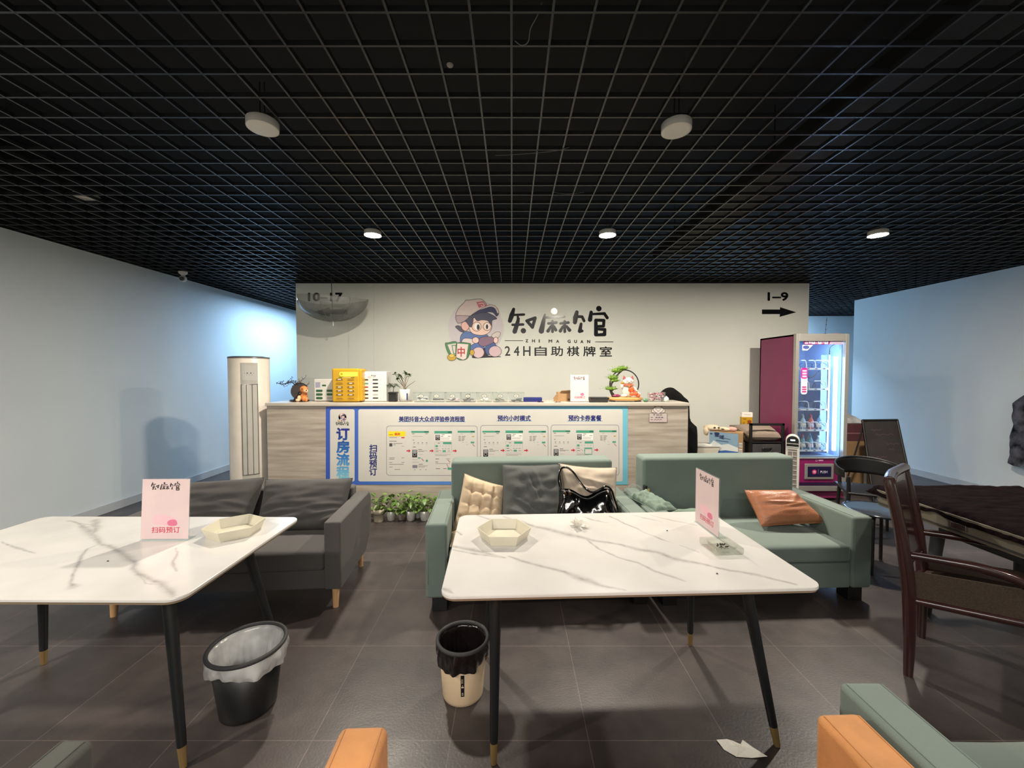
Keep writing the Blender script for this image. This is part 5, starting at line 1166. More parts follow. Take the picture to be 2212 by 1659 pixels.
# ================================================================ behind the sofas, right of the counter
# low bench carrying the basket and boxes
t = thing('storage_bench', 'low pale bench behind the right sofa holding the basket and water box', 'bench', (2.655, 5.28, 0))
MB().bx(-.29, .295, -.25, .25, .44, .47).build('bench_top', M_lamtop, t, bev=.003)
for x in (-.28, .265): MB().bx(x, x + .02, -.24, .24, 0, .44).build('bench_side', M_lam, t)
t = thing('storage_basket', 'cream plastic basket between the black coat and the blue printed box', 'basket', (2.50, 5.24, .47))
V = [(x * .13, y * .10, 0) for x, y in ((-1, -1), (1, -1), (1, 1), (-1, 1))] + [(x * .165, y * .13, .17) for x, y in ((-1, -1), (1, -1), (1, 1), (-1, 1))]
MB().add(V, [(3, 2, 1, 0)] + [(i, (i + 1) % 4, 4 + (i + 1) % 4, 4 + i) for i in range(4)]).build('basket_body', mat('cream_basket', (206, 200, 184), .5, vscale=4, stretch=(1, 1, 30), var=.12), t, solid=.004)
MB().tube([(x * .168, y * .133, .17) for x, y in ((-1, -1), (1, -1), (1, 1), (-1, 1))], .006, 6, 0, True).build('basket_rim', M_white, t)
mb = MB()
for k in range(4): mb.bx(-.12, .1, -.08, .08, .03 + .04 * k, .062 + .04 * k)
o = mb.build('folded_towels', mat('white_towel', (202, 202, 194), .95, bump=.3), bev=.01, loc=(2.50, 5.24, .472)); tag(o, 'pale folded towels stacked in the cream basket', 'towels'); o['kind'] = 'stuff'
t = thing('water_carton', 'cardboard carton with a blue and white mountain water print', 'carton', (2.80, 5.20, .47), R(-33))
MB().bx(-.19, .19, -.12, .08, 0, .36).build('carton_body', M_card, t, bev=.002)
d = Draw(lambda a, b, l: Vector((a, -.1208 - l * .0006, b)))
d.poly([(-.189, .005), (.14, .005), (.14, .345), (-.189, .355)], ink(126, 154, 176), 0); d.poly([(-.189, .17), (-.14, .24), (-.05, .19), (.03, .21), (.14, .17), (.14, .10), (-.189, .12)], ink(206, 210, 208), 1); d.poly([(-.189, .005), (.14, .005), (.14, .12), (.0, .125), (-.08, .11), (-.12, .15), (-.189, .18)], ink(48, 92, 156), 2)
d.text('雪', -.13, .345, -.075, .29, ink(34, 44, 84), 3, .03); d.text('域', -.075, .315, -.02, .265, ink(34, 44, 84), 3, .03)
d.text('纯净', -.182, .29, -.14, .262, ink(34, 44, 84), 3, .02) if False else d.line([(-.18, .325), (-.155, .325)], .014, ink(34, 44, 84), 3); d.line([(-.02, .28), (.055, .27)], .006, ink(50, 60, 96), 3); d.line([(-.11, .245), (.03, .235)], .008, ink(60, 84, 120), 3)
d.rect(.148, .09, .185, .16, ink(214, 214, 206), 3); d.rect(.148, .18, .185, .235, ink(214, 214, 206), 3)
for k in range(4): d.line([(.153 + k * .009, .10), (.153 + k * .009, .15)], .004, ink(60, 60, 60), 4); d.line([(.153 + k * .009, .19), (.153 + k * .009, .225)], .004, ink(60, 60, 60), 4)
d.build('printed_face', t)
t = thing('stuffed_toy', 'limp cream stuffed toy lying on top of the water carton', 'toy', (2.79, 5.2, .832), R(-33)); mb = MB()
mb.ball((-.16, -.05, .03), (.10, .07, .045), n=18, f=lambda d: .12 * nz(d * 2)).ball((-.22, -.09, -.01), (.04, .04, .06), n=12).ball((-.03, -.04, .025), (.09, .05, .028), n=14).ball((.07, -.02, .03), (.06, .04, .03), 1, 12); mb.v = [Vector((p.x, p.y, max(p.z, .003) if p.x > -.2 else p.z)) for p in mb.v]; mb.build('toy_body', [mat('toy_plush', (214, 196, 168), .95, bump=.3), mat('toy_pink_plush', (206, 158, 150), .95, bump=.3)], t)
mb = MB(); mb.ball((-.12, -.115, .045), (.014, .008, .01), n=8).ball((-.075, -.09, .045), (.012, .008, .01), n=8).ball((-.03, -.09, .03), (.02, .008, .008), n=8); mb.build('toy_face', M_dark, t)
# drawer tower
t = thing('drawer_unit', 'black framed drawer unit with smoky drawers beside the snack machine', 'drawer unit', (3.19, 4.98, 0))
w2, dp, hh_ = .215, .36, .955
for x in (-w2, w2 - .03):
    for y in (0, dp - .03): MB().bx(x, x + .03, y, y + .03, 0, hh_ if y == 0 else .83).build('post', M_black, t, bev=.003)
for z in (.05, .27, .495, .72):
    MB().bx(-w2, w2, 0, dp, z - .012, z).build('shelf_frame', M_black, t, bev=.002)
MB().bx(-w2, w2, 0, .03, hh_ - .028, hh_ + .0).build('top_rail', M_black, t, bev=.003); MB().bx(-w2, w2, dp - .03, dp, .80, .828).build('rear_rail', M_black, t, bev=.003)
M_smoke = mat('smoky_drawer', (64, 62, 62), .25, var=.2, vscale=5)
for z in (.058, .28, .505):
    o = MB().bx(-w2 + .034, w2 - .034, .004, dp - .04, z, z + .19).build('drawer', M_smoke, t, bev=.006)
    MB().tube(spline([(-.055, -.004, z + .14), (-.045, -.014, z + .105), (0, -.02, z + .088), (.045, -.014, z + .105), (.055, -.004, z + .14), (0, -.012, z + .135)], True), .007, 6, 0, True).build('handle', M_black, o)
cushion('cushion', [(2.96, 5.32, .87), (3.44, 5.32, .86), (3.38, 5.0, .775), (2.99, 5.0, .78)], .14, M_taupe, 'taupe cushion lying in the top of the black drawer unit', seed=21, wr=.006, pinch=.05, power=.42)
t = thing('yellow_carton', 'small yellow and white printed carton behind the taupe cushion', 'carton', (3.22, 5.49, .83), R(-8))
MB().bx(-.068, .068, -.03, .03, 0, .15).build('yellow_part', M_yellow, t, bev=.001); MB().bx(-.066, .07, -.03, .03, .15, .215).build('white_part', M_paper, t, bev=.001)
d = Draw(lambda a, b, l: Vector((a, -.0308 - l * .0005, b))); d.ell(.03, .09, .028, .02, ink(140, 60, 30), 1, 14); d.ell(.03, .055, .03, .02, ink(120, 50, 26), 1, 14); d.rect(-.05, .12, -.01, .13, ink(120, 70, 20), 1); d.rect(-.055, .01, .0, .018, ink(120, 70, 20), 1); d.rect(-.05, .05, -.03, .08, ink(150, 90, 20), 1); d.rect(-.04, .18, .045, .186, ink(180, 160, 140), 1); d.build('carton_print', t)
tag(box1('low_cabinet', M_taupe, 3.16, 3.40, 5.40, 5.80, 0, .829, bev=.004), 'low taupe cabinet behind the drawer unit carrying the yellow carton', 'cabinet')
tag(box1('folder', M_dark, -.09, .08, -.06, .06, 0, .012, loc=(2.95, 5.12, .815), rot=(0, R(-8), 0)), 'dark folder under the stuffed toy and the taupe cushion', 'folder') if False else None
# tower fan
t = thing('tower_fan', 'slim white tower fan with round black display before the snack machine', 'fan', (3.205, 4.55, 0), R(-35))
P = lambda h: [(.065, .0), (.065, h)]
MB().lathe([(.001, 0), (.13, 0), (.13, .012), (.05, .03)], n=32).build('fan_base', M_white, t)
def fanp(y0, off=0, zt=.885, w_=.066, z0=.02):
    P = [(-w_, y0, z0), (w_, y0, z0), (w_, y0, zt - w_)]
    for k in range(1, 12): a = R(180 * k / 12); P.append((w_ * math.cos(a), y0, zt - w_ + w_ * math.sin(a)))
    P.append((-w_, y0, zt - w_)); return P
MB().prism(fanp(-.05), (0, .11, 0)).build('fan_body', M_white, t, bev=.008)
MB().prism(fanp(-.056, 0, .873, .056, .755), (0, .01, 0)).build('display', M_black, t, bev=.002)
m = MB(); m.bx(-.058, .058, -.0595, -.0555, .784, .789); m.build('display_trim', M_white, t)
MB().bx(-.05, .05, -.062, -.055, .747, .752).build('display_bar', M_white, t)
MB().bx(-.02, .022, -.058, -.0562, .82, .834).build('display_digits', mat('display_digit_light', (230, 240, 255), .3, emit=(220, 235, 255), es=1.5), t)
MB().bx(-.042, .042, -.0525, -.0495, .06, .72).build('grille', mat('fan_grille', (120, 112, 106), .5), t)
mb = MB()
for k in range(13): mb.bx(-.042, .042, -.0555, -.052, .06 + .053 * k, .065 + .053 * k)
mb.bx(-.0025, .0025, -.0555, -.052, .06, .701)
mb.build('grille_bar', M_white, t)
# dark dried things and paper just behind the sofa
t = thing('dried_twigs', 'spiky dark dried twigs on the bench behind the right sofa', 'twigs', (2.47, 5.06, .47)); mb = MB(); rnd = random.Random(31)
for k in range(16): a = rnd.uniform(0, 3.14 * 2); b = Vector((rnd.uniform(-.14, .02), rnd.uniform(-.05, .05), 0)); mb.tube([b + Vector((0, 0, .004)), b + Vector((.03 * math.cos(a), .02 * math.sin(a), rnd.uniform(.02, .07)))], [.01, .001], 6)
mb.build('twig', M_bark, t)

# ================================================================ snack machine
VX0, VX1, VY0, VY1, VH = 3.475, 4.115, 4.9, 5.62, 2.06
VC = Vector(((VX0 + VX1) / 2, VY0, 0)); hw = (VX1 - VX0) / 2; dp = VY1 - VY0
t = thing('vending_machine', 'magenta snack vending machine with lit glass door in the right back corner', 'vending machine', VC)
fz = lambda py: EYE + (803 - py) / FPX * VY0
fx = lambda px: (px - 1106) / FPX * VY0 - VC.x
zb, zt_ = .97 * 0 + fz(990), fz(737)
M_vin = mat('machine_interior', (150, 172, 205), .35, vscale=2)
M_led = mat('cold_led_tube', (235, 245, 255), .3, emit=(176, 212, 255), es=5)
MB().bx(-hw, -hw + .02, .05, dp, .1, VH).bx(hw - .02, hw, .05, dp, .1, VH).bx(-hw, hw, dp - .02, dp, .1, VH).bx(-hw, hw, .05, dp, VH - .02, VH).bx(-hw + .02, hw - .02, .05, dp - .02, .1, .12).build('cabinet', M_magenta, t)
MB().bx(-hw + .02, -hw + .04, .06, dp - .02, .55, VH - .02).bx(hw - .04, hw - .02, .06, dp - .02, .55, VH - .02).bx(-hw + .04, hw - .04, dp - .04, dp - .02, .55, VH - .02).bx(-hw + .04, hw - .04, .06, dp - .04, VH - .04, VH - .02).bx(-hw + .04, hw - .04, .06, dp - .04, .53, .55).build('interior_lining', M_vin, t)
# door frame
x0, x1 = -hw + .035, hw - .04
m = MB(); zb = fz(991)
m.bx(-hw - .004, x0, 0, .05, fz(1063), VH + .005).bx(x1, hw + .004, 0, .05, fz(1063), VH + .005).bx(x0, x1, 0, .05, zt_, VH + .005).bx(x0, x1, 0, .05, fz(1063), fz(1052)).bx(x0, x1, 0, .05, zb - .006, zb + .006)
m.build('door_frame', M_silver, t, bev=.003)
MB().bx(x0, x1, .02, .024, zb, zt_).build('door_glass', M_glass, t)
MB().bx(-hw, hw, .03, dp, .03, .1).build('base', M_magenta, t, bev=.003)
for x in (-hw + .06, hw - .06):
    for y in (.08, dp - .08): MB().cyl((x, y, 0), (x, y, .03), .025, n=12).build('foot', M_dark, t)
# header print
d = Draw(lambda a, b, l: Vector((fx(a), .017 - l * .0005, fz(b))))
d.poly([(1734, 731), (1822, 731), (1822, 744), (1738, 744)], ink(150, 34, 100), 0)
d.poly([(1795, 736), (1797, 733.5), (1822, 733.5), (1822, 743.5), (1792, 743.5)], ink(206, 190, 214), 1); d.line([(1798, 737), (1817, 737)], .8, ink(96, 90, 130), 2); d.line([(1795, 741), (1820, 741)], .8, ink(96, 90, 130), 2)
for k, (n_, px) in enumerate((('1', 1749), ('2', 1763), ('3', 1777))):
    d.text(n_, px - 1, 735.5, px + 2.6, 742, ink(232, 200, 228), 2, .02); d.rrect(px + 4, 734.5, px + 12.5, 743, 1.5, ink(228, 220, 236), 2); d.ell(px + 8.2, 738.5, 1.8, 1.8, ink(150, 140, 190), 3, 8)
for yy in (735, 739.5): d.rect(1739, yy, 1746, yy + 3, ink(226, 190, 220), 2)
d.build('header_print', t)
d = Draw(lambda a, b, l: Vector((fx(a), .017 - l * .0005, fz(b))))
d.rrect(1732.5, 794.5, 1746.5, 852, 5, ink(232, 226, 240), 0); d.rrect(1732.5, 794.5, 1746.5, 818, 4, ink(206, 26, 140), 1)
for k in range(3): d.rect(1735, 799 + k * 6, 1744.5, 803 + k * 6, ink(238, 190, 226), 2)
for k in range(3): d.rrect(1735, 834.5 + k * 5, 1744.5, 837.8 + k * 5, 1, ink(190, 60, 130), 2)
d.build('door_sticker', t)
d = Draw(lambda a, b, l: Vector((fx(a), .017 - l * .0005, fz(b)))); d.poly([(1734, 745), (1757, 745), (1745, 757), (1734, 757)], ink(214, 222, 240), 0); d.ell(1742, 750, 7, 4, ink(70, 84, 150), 1, 16); d.build('corner_sticker', t)
# LED tube at the right, perforated post, shelves
m = MB(); m.cyl((hw - .10, .07, .62), (hw - .10, .07, fz(770)), .021, n=16); m.build('light_tube', M_led, t)
MB().bx(hw - .15, hw - .06, .24, .25, .60, fz(765)).build('light_reflector', M_vin, t)
l = bpy.data.lights.new('machine_light', 'AREA'); l.shape = 'RECTANGLE'; l.size = .04; l.size_y = 1.2; l.energy = 4.5; l.color = (.42, .66, 1)
o = bpy.data.objects.new('machine_light', l); C.objects.link(o); o.parent = t; o.location = (hw - .12, .06, 1.2); o.rotation_euler = (R(90), 0, R(-6))
l = bpy.data.lights.new('machine_light', 'AREA'); l.shape = 'RECTANGLE'; l.size = .3; l.size_y = .06; l.energy = 3; l.color = (.42, .66, 1)  # unseen top light, added to brighten the machine's interior
o = bpy.data.objects.new('machine_light', l); C.objects.link(o); o.parent = t; o.location = (0, .12, VH - .05)
m = MB(); m.bx(.155, .175, .1, .12, .58, fz(762))
m.build('shelf_post', mat('perforated_post', (170, 182, 200), .35, .5), t)
mb = MB()
for k in range(44): z = .6 + k * .029; mb.bx(.161, .169, .0985, .1, z, z + .014)
mb.build('post_slots', M_black, t)
mb = MB(); mb.tube(spline([(.15, .09, fz(765)), (.16, .09, fz(750)), (.20, .09, fz(744)), (.24, .09, fz(742))], False), .004, 6); mb.tube(spline([(-.12, .12, fz(806)), (-.08, .12, fz(816)), (-.02, .12, fz(814)), (.05, .12, fz(802)), (.06, .12, fz(800))], False), .005, 6); mb.build('power_cable', M_dark, t)
SH = [fz(797), fz(842), fz(887), fz(933), fz(978)]
M_tray = mat('pale_tray', (216, 224, 236), .35); M_coil = mat('coil_wire', (60, 74, 110), .3, .7)
for k, z in enumerate(SH):
    o = MB().bx(-hw + .04, .155, .10, dp - .06, z - .008, z).bx(-hw + .04, .155, .092, .10, z - .008, z + .014).build('shelf', M_tray, t)
    d = Draw(lambda a, b, l: Vector((a, .0915 - l * .0004, b)))
    for j in range(4): d.rect(-.22 + j * .1, z - .002, -.19 + j * .1, z + .008, ink(90, 60, 110), 1)
    d.build('price_strip', o)
    lanes = [(-.155, .07), (-.05, .09), (.035, .09), (.115, .09)] if k in (0,) else [(-.14, .12), (.06, .16)] if k in (1, 2) else [(-.2, .1), (-.1, .1), (0, .1), (.1, .1)]
    for j, (lx, lw) in enumerate(lanes):
        hgt = .105
        # curved white divider and a coil before it
        mb = MB(); P = [(lx - lw * .5, .1, z + hgt), (lx + lw * .18, .1, z + hgt), (lx + lw * .42, .1, z + hgt * .75), (lx + lw * .48, .1, z + hgt * .1)]
        mb.tube(spline(P, False), .006, 6); mb.build('lane_edge', M_tray, o)
        mb = MB(); rr_ = min(.04, lw * .36); Q = [(lx + rr_ * math.cos(a), .12 + .018 * a, z + .012 + rr_ + rr_ * math.sin(a)) for a in [k2 * .45 for k2 in range(36)]]
        mb.tube(Q, .0035, 5); mb.build('coil', M_coil, o)
BC = [(90, 150, 170), (110, 180, 170), (90, 140, 160), (226, 226, 200), (214, 220, 190), (150, 190, 170), (90, 130, 170), (190, 120, 150), (200, 90, 90), (70, 120, 120), (160, 180, 200), (120, 90, 140)]
idx = 0
for k, sh in ((3, SH[3]), (4, SH[4])):
    for j, lx in enumerate((-.2, -.1, 0, .1)):
        for q, (dy, dz) in enumerate(((.17, 0), (.33, .0))):
            c = BC[(idx * 5 + q) % len(BC)]; idx += 1
            lane = ['leftmost', 'second', 'third', 'rightmost'][j]; row = ['upper', 'lower'][k - 3]; fb = ['front', 'back'][q]
            b = thing('drink_bottle', '%s drink bottle in the %s lane of the %s drink shelf' % (fb, lane, row), 'bottle', VC + Vector((lx + .01 * q, dy, sh + .001)), group='drink bottles in the snack machine')
            MB().lathe([(.02, 0), (.031, .004), (.032, .10), (.027, .12), (.012, .15), (.0115, .165)], n=18, capb=True).build('bottle_body', mat('drink_%d_%d_%d' % c, c, .2), b)
            MB().lathe([(.0325, .035), (.0325, .085)], n=18).build('bottle_label', mat('bottle_label_%d' % (idx % 4), [(230, 226, 214), (236, 214, 226), (206, 226, 214), (240, 236, 220)][idx % 4], .4), b)
            MB().cyl((0, 0, .163), (0, 0, .182), .0135, n=14).build('bottle_cap', mat('bottle_cap_%d' % (idx % 3), [(230, 235, 240), (40, 130, 160), (200, 60, 90)][idx % 3], .4), b)
# lower panel with flap
MB().bx(x0, x1, .012, .05, fz(1052), zb - .006).build('lower_panel', M_magenta_d, t)
MB().bx(x0, x1, .010, .013, fz(1052), fz(1044)).build('lower_panel_strip', mat('dark_purple_trim', (44, 16, 56), .4), t)  # dark purple strip along the panel's lower edge
o = MB().prism([(fx(1743), -.002, fz(1037)), (fx(1806), -.002, fz(1037)), (fx(1806), -.002, fz(1003)), (fx(1743), -.002, fz(1003))], (0, .014, 0)).build('flap_frame', M_silver, t, bev=.008, seg=3)
MB().bx(fx(1749), fx(1800), -.006, -.001, fz(1031.5), fz(1009)).build('flap', mat('flap_dark_blue', (30, 24, 62), .2), o, bev=.002)
d = Draw(lambda a, b, l: Vector((fx(a), -.0065 - l * .0005, fz(b))))
d.ell(1763, 1020.5, 5.2, 5.2, ink(200, 40, 110), 1); d.text('推', 1760, 1017.5, 1766, 1023.5, ink(240, 214, 226), 2, .01); d.line([(1771.5, 1015), (1771.5, 1025)], .5, ink(150, 140, 180), 1); d.text('PUSH', 1776, 1018, 1791, 1023.2, ink(214, 206, 226), 2, .02)
d.build('flap_print', o)
d = Draw(lambda a, b, l: Vector((fx(a), .0115 - l * .0005, fz(b)))); d.ring(1769.5, 995.8, 2.2, 2.2, .8, ink(220, 190, 210), 1, 14); d.rect(1774, 994, 1784, 997.6, ink(206, 150, 190), 1); d.build('brand_print', t)
MB().cyl((fx(1812), -.004, fz(1058)), (fx(1812), 0, fz(1058)), .006, n=12).build('door_lock', M_chrome, t)
# on top of the machine
t = thing('antenna', 'thin beaded black antenna standing on the snack machine', 'antenna', (VC.x + fx(1797), VY0 + .12, VH))
MB().lathe([(.03, 0), (.03, .008), (.008, .02)], n=18, capb=True).build('antenna_base', M_black, t)
mb = MB(); mb.tube([(0, 0, .018), (.005, 0, .1), (.015, 0, .22)], .0025, 6)
for a_, b_ in ((.004, .07), (.009, .13), (.012, .18)): mb.ball((a_, 0, b_), .006, n=8)
mb.build('rod', M_black, t)
t = thing('red_tray', 'flat red plastic dish lying on the snack machine', 'dish', (VC.x + fx(1818), VY0 + .12, VH)); MB().lathe([(.03, 0), (.06, .014), (.064, .014), (.035, .004)], n=24, sy=.8, capb=True).build('dish_body', mat('coral_red_plastic', (196, 70, 84), .4), t)
MB().bx(-.065, -.03, -.02, .02, .012, .016).build('dish_handle', mat('coral_red_plastic', (196, 70, 84), .4), t)
# cartons and board right of the machine
t = thing('cardboard_carton', 'brown printed carton at the bottom of the stack right of the snack machine', 'carton', (4.84, 5.55, 0)); MB().bx(-.25, .25, -.1, .3, 0, .34).build('carton_body', M_card, t, bev=.003); MB().bx(-.02, .02, -.102, -.1, 0, .34).build('packing_tape', M_paper, t)
t = thing('cardboard_carton', 'brown carton with round marks in the middle of the stack right of the snack machine', 'carton', (4.77, 5.55, .341)); MB().bx(-.22, .155, -.1, .28, 0, .31).build('carton_body', M_card, t, bev=.003)
d = Draw(lambda a, b, l: Vector((a, -.101 - l * .0006, b)))
for a_, b_ in ((.0, .06), (.05, .2), (.11, .1), (-.05, .15)): d.ring(a_, b_, .02, .02, .006, ink(120, 92, 66), 1, 12)
d.build('round_marks', t)
t = thing('cardboard_carton', 'maroon carton on top of the stack right of the snack machine', 'carton', (4.77, 5.55, .652)); MB().bx(-.22, .16, -.1, .28, 0, .23).build('carton_body', M_card_m, t, bev=.003); MB().bx(-.22, .16, -.102, -.1, .10, .115).build('packing_tape', mat('dull_pink_tape', (150, 110, 112), .5), t)
mb = MB(); mb.grid(lambda u, v: Vector(((u - .5) * .3, (v - .5) * .3, .008 + .10 * (math.sin(math.pi * u) * math.sin(math.pi * v)) ** .6 + .03 * noise.noise(Vector((u * 6, v * 6, 2))) * math.sin(math.pi * u) * math.sin(math.pi * v))), 22, 22); tag(mb.build('plastic_bag', M_liner_w, loc=(4.74, 5.64, .883)), 'clear crumpled plastic bag on top of the maroon carton', 'plastic bag')
t = thing('easel_board', 'black easel chalkboard with faded pink writing before the right wall', 'chalkboard', (4.72, 5.02, 0))
tl, tr = at(1863, 908, 5.14), at(1938, 907, 5.22); bl, br = at(1884, 1052, 4.86), at(1969, 1053, 4.94); O = Vector((4.72, 5.02, 0))
tl, tr, bl, br = [p - O for p in (tl, tr, bl, br)]; br.z = bl.z = .16; N = (tr - tl).cross(tl - bl).normalized()
if N.y > 0: N = -N
MB().prism([bl, br, tr, tl], -N * .012).build('board_panel', mat('chalkboard', (52, 46, 46), .6, var=.2, vscale=5), t)
for a, b in ((bl, br), (tl, tr)): MB().tube([a, b], .014, 6).build('frame_rail', M_black, t)
for a, b in ((tl, bl), (tr, br)):
    b2 = b + (b - a).normalized() * (b.z / max(.01, (a - b).normalized().z)); b2.z = max(b2.z, 0); MB().tube([a, Vector((b2.x, b2.y, .012))], .015, 6).build('frame_post', M_black, t)
for a in (tl, tr): MB().tube([a.lerp(bl if a is tl else br, .1), Vector((a.x - .05, a.y + .2, .012))], .011, 6).build('rear_leg', M_dark, t)
fn = lambda a, b, l: (bl * (1 - a) + br * a) * (1 - b) + (tl * (1 - a) + tr * a) * b + N * (.002 + l * .0006)
d = Draw(fn); ck = ink(96, 72, 80)
for k, (y_, x0_, x1_) in enumerate(((.85, .2, .5), (.78, .3, .8), (.64, .55, .9), (.56, .6, .75), (.45, .2, .5), (.3, .3, .7))):
    n_ = 7
    d.line([(x0_ + (x1_ - x0_) * j / n_, y_ + .012 * math.sin(j * 2.2 + k)) for j in range(n_ + 1)], .008, ck, 1)
d.build('chalk_writing', t)

# ================================================================ black plastic armchair and small round table
def tub_chair(loc, rz):
    t = thing('armchair', 'black moulded plastic armchair beside the snack machine', 'armchair', loc, rz)
    def shell(u, v):
        a = R(-118 + 236 * u); c = math.cos(a * .5) ** 2
        top = .60 + .12 * c; bot = .60 - .02 + .02 * c if abs(a) > R(60) else .60 - .03
        r = .255 + .02 * c
        return Vector((r * math.sin(a), .02 + r * math.cos(a) * .95, bot - .02 + (top - bot + .02) * v))
    MB().grid(shell, 48, 6).build('backrest', M_black, t, solid=.014)
    MB().tube([shell(k / 40, 1) for k in range(41)], .010, 8).build('top_rim', M_black, t)
    cushion_block(-.235, .235, -.23, .22, .43, .455, .0, 2).build('seat', M_black, t)
    for x, y in ((-.22, -.2), (.22, -.2), (-.19, .19), (.19, .19)):
        MB().tube([(x * 1.08, y * 1.08, 0), (x, y, .44), (x * 1.02, y * 1.02, .60)], [.012, .018, .014], 8).build('leg', M_black, t)
tub_chair((3.50, 3.88, 0), R(-25))
t = thing('side_table', 'small glossy dark round table between the right sofa and the wooden chair', 'side table', (2.99, 3.24, 0))
M_dgl = mat('dark_glossy_top', (40, 44, 52), .12, coat=.5)
mb = MB(); mb.lathe([(.001, .455), (.20, .457), (.225, .463), (.23, .473), (.225, .478), (.20, .476), (.001, .474)], n=48); mb.build('table_top', M_dgl, t)
for a in (40, 130, 220, 310):
    a = R(a); MB().tube(spline([(.14 * math.cos(a), .14 * math.sin(a), .457), (.18 * math.cos(a), .18 * math.sin(a), .42), (.19 * math.cos(a), .19 * math.sin(a), .3), (.20 * math.cos(a), .20 * math.sin(a), .0)], False), .013, 8).build('leg', M_blackm, t)

# ================================================================ wooden armchair and cloth covered game table
t = thing('wooden_armchair', 'dark glossy wooden armchair with woven seat at the velvet covered table', 'chair', (2.43, 2.00, 0), 0)
O = Vector((2.43, 2.0, 0)); nb = Vector((2.09, 2.065, 0)) - O; fbk = Vector((2.47, 2.37, 0)) - O; fd = Vector((.86, -.51, 0)).normalized()
def post(b, nm='back_leg'):
    P = [b, b + Vector((.0, 0, .25)), b - fd * .01 + Vector((0, 0, .48)), b - fd * .045 + Vector((0, 0, .75)), b - fd * .09 + Vector((0, 0, .98)), b - fd * .10 + Vector((0, 0, 1.04))]
    P = spline([tuple(p) for p in P], False); K = len(P)
    return MB().tube(P, [(.019 + .010 * math.sin(math.pi * min(1, k / K * 1.15))) * (1 if k < K - 4 else .9) for k in range(K)], 12).build(nm, M_mahog, t)
post(nb); post(fbk)
zt = lambda b, z, o: b - fd * o + Vector((0, 0, z))
# curved crest and splat
for z, o, r_ in ((1.02, .095, .026), (.53, .015, .017)):
    A, B = zt(nb, z, o), zt(fbk, z, o); MB().tube(spline([tuple(A), tuple((A + B) / 2 - fd * .02), tuple(B)], False), r_, 10).build('back_rail', M_mahog, t)
A, B = nb.lerp(fbk, .02), nb.lerp(fbk, .98)
MB().grid(lambda u, v: A.lerp(B, u) - fd * (.012 + .083 * v + .018 * math.sin(math.pi * u)) + Vector((0, 0, .53 + .49 * v)), 14, 14).build('back_panel', M_mahog, t, solid=.014)
fl = []
for b in (nb, fbk):
    f_ = b + fd * .46; fl.append(f_)
    P = [zt(b, .64, .03), zt(b, .64, -.12) , zt(b, .635, -.25), f_ + Vector((0, 0, .605)) - fd * .085, f_ + Vector((0, 0, .54)) - fd * .02, f_ + Vector((0, 0, .44))]
    P = spline([tuple(p) for p in P], False); MB().tube(P, [.018 + .005 * math.sin(k / len(P) * 3.1) for k in range(len(P))], 10).build('armrest', M_mahog, t)
    MB().tube([f_ + Vector((0, 0, .45)), f_ + Vector((0, 0, 0))], [.024, .016], 12).build('front_leg', M_mahog, t)
q = [nb, fbk, fl[1], fl[0]]
for a, b in ((0, 1), (1, 2), (2, 3), (3, 0)):
    MB().tube([q[a] + Vector((0, 0, .405)), q[b] + Vector((0, 0, .405))], .021, 8).build('seat_rail', M_mahog, t)
MB().grid(lambda u, v: q[0].lerp(q[3], u).lerp(q[1].lerp(q[2], u), v) + Vector((0, 0, .415 + .045 * (math.sin(math.pi * u) * math.sin(math.pi * v)) ** .5)), 20, 20).build('seat', M_mesh, t)
m = MB()
for a, b in ((3, 0),): m.add([q[a] + Vector((0, 0, .40)), q[b] + Vector((0, 0, .40)), q[b] + Vector((0, 0, .56)), q[a] + Vector((0, 0, .57))], [(0, 1, 2, 3)])
m.build('side_webbing', M_mesh, t, solid=.008)
m = MB(); m.add([q[2] + Vector((0, 0, .40)), q[1] + Vector((0, 0, .40)), q[1] + Vector((0, 0, .50)), q[2] + Vector((0, 0, .50))], [(0, 1, 2, 3)]); m.build('side_webbing', M_mesh, t, solid=.008)
t = thing('game_table', 'square game table with champagne rim under a dark velvet cover at the right edge', 'table', (3.06, 2.32, 0), R(-1))
hw_ = .5
def rsq(r, z, c=.09):
    P = []
    for cx, cy, a0 in ((r - c, -r + c, -90), (r - c, r - c, 0), (-r + c, r - c, 90), (-r + c, -r + c, 180)):
        for k in range(7): a = R(a0 + 15 * k); P.append(Vector((cx + c * math.cos(a), cy + c * math.sin(a), z)))
    return P
A = rsq(.46, .662); B = rsq(.505, .668); D_ = rsq(.515, .775); n = len(A)
MB().add(A + B + D_, [list(range(n))[::-1], [2 * n + i for i in range(n)]] + [(k * n + i, k * n + (i + 1) % n, (k + 1) * n + (i + 1) % n, (k + 1) * n + i) for k in range(2) for i in range(n)], 0, False).build('table_rim', M_goldtrim, t)
MB().prism(rsq(.517, .688), (0, 0, .004)).build('rim_line', M_dark, t)
MB().bx(-.25, .3, -.25, .3, .53, .662).build('machine_box', M_dark, t, bev=.02)
for x in (-.3, .3):
    for y in (-.3, .3): MB().cyl((x, y, 0), (x * .9, y * .9, .54), .025, .035).build('leg', M_dark, t)
MB().bx(-.528, -.51, -.12, -.04, .705, .74).build('drawer_pull', M_chrome, t, bev=.004)
def cloth(u, v):
    a, b = u * 2 - 1, v * 2 - 1; k = max(abs(a), abs(b)); x, y = a * .525, b * .525
    z = .795 + .012 * noise.noise(Vector((x * 6, y * 14, 3))) + .006 * noise.noise(Vector((x * 16, y * 30, 3)))
    if k > .93: z -= (k - .93) / .07 * (.03 + .02 * noise.noise(Vector((x * 9, y * 9, 1))) + .02)
    return Vector((x, y, z))
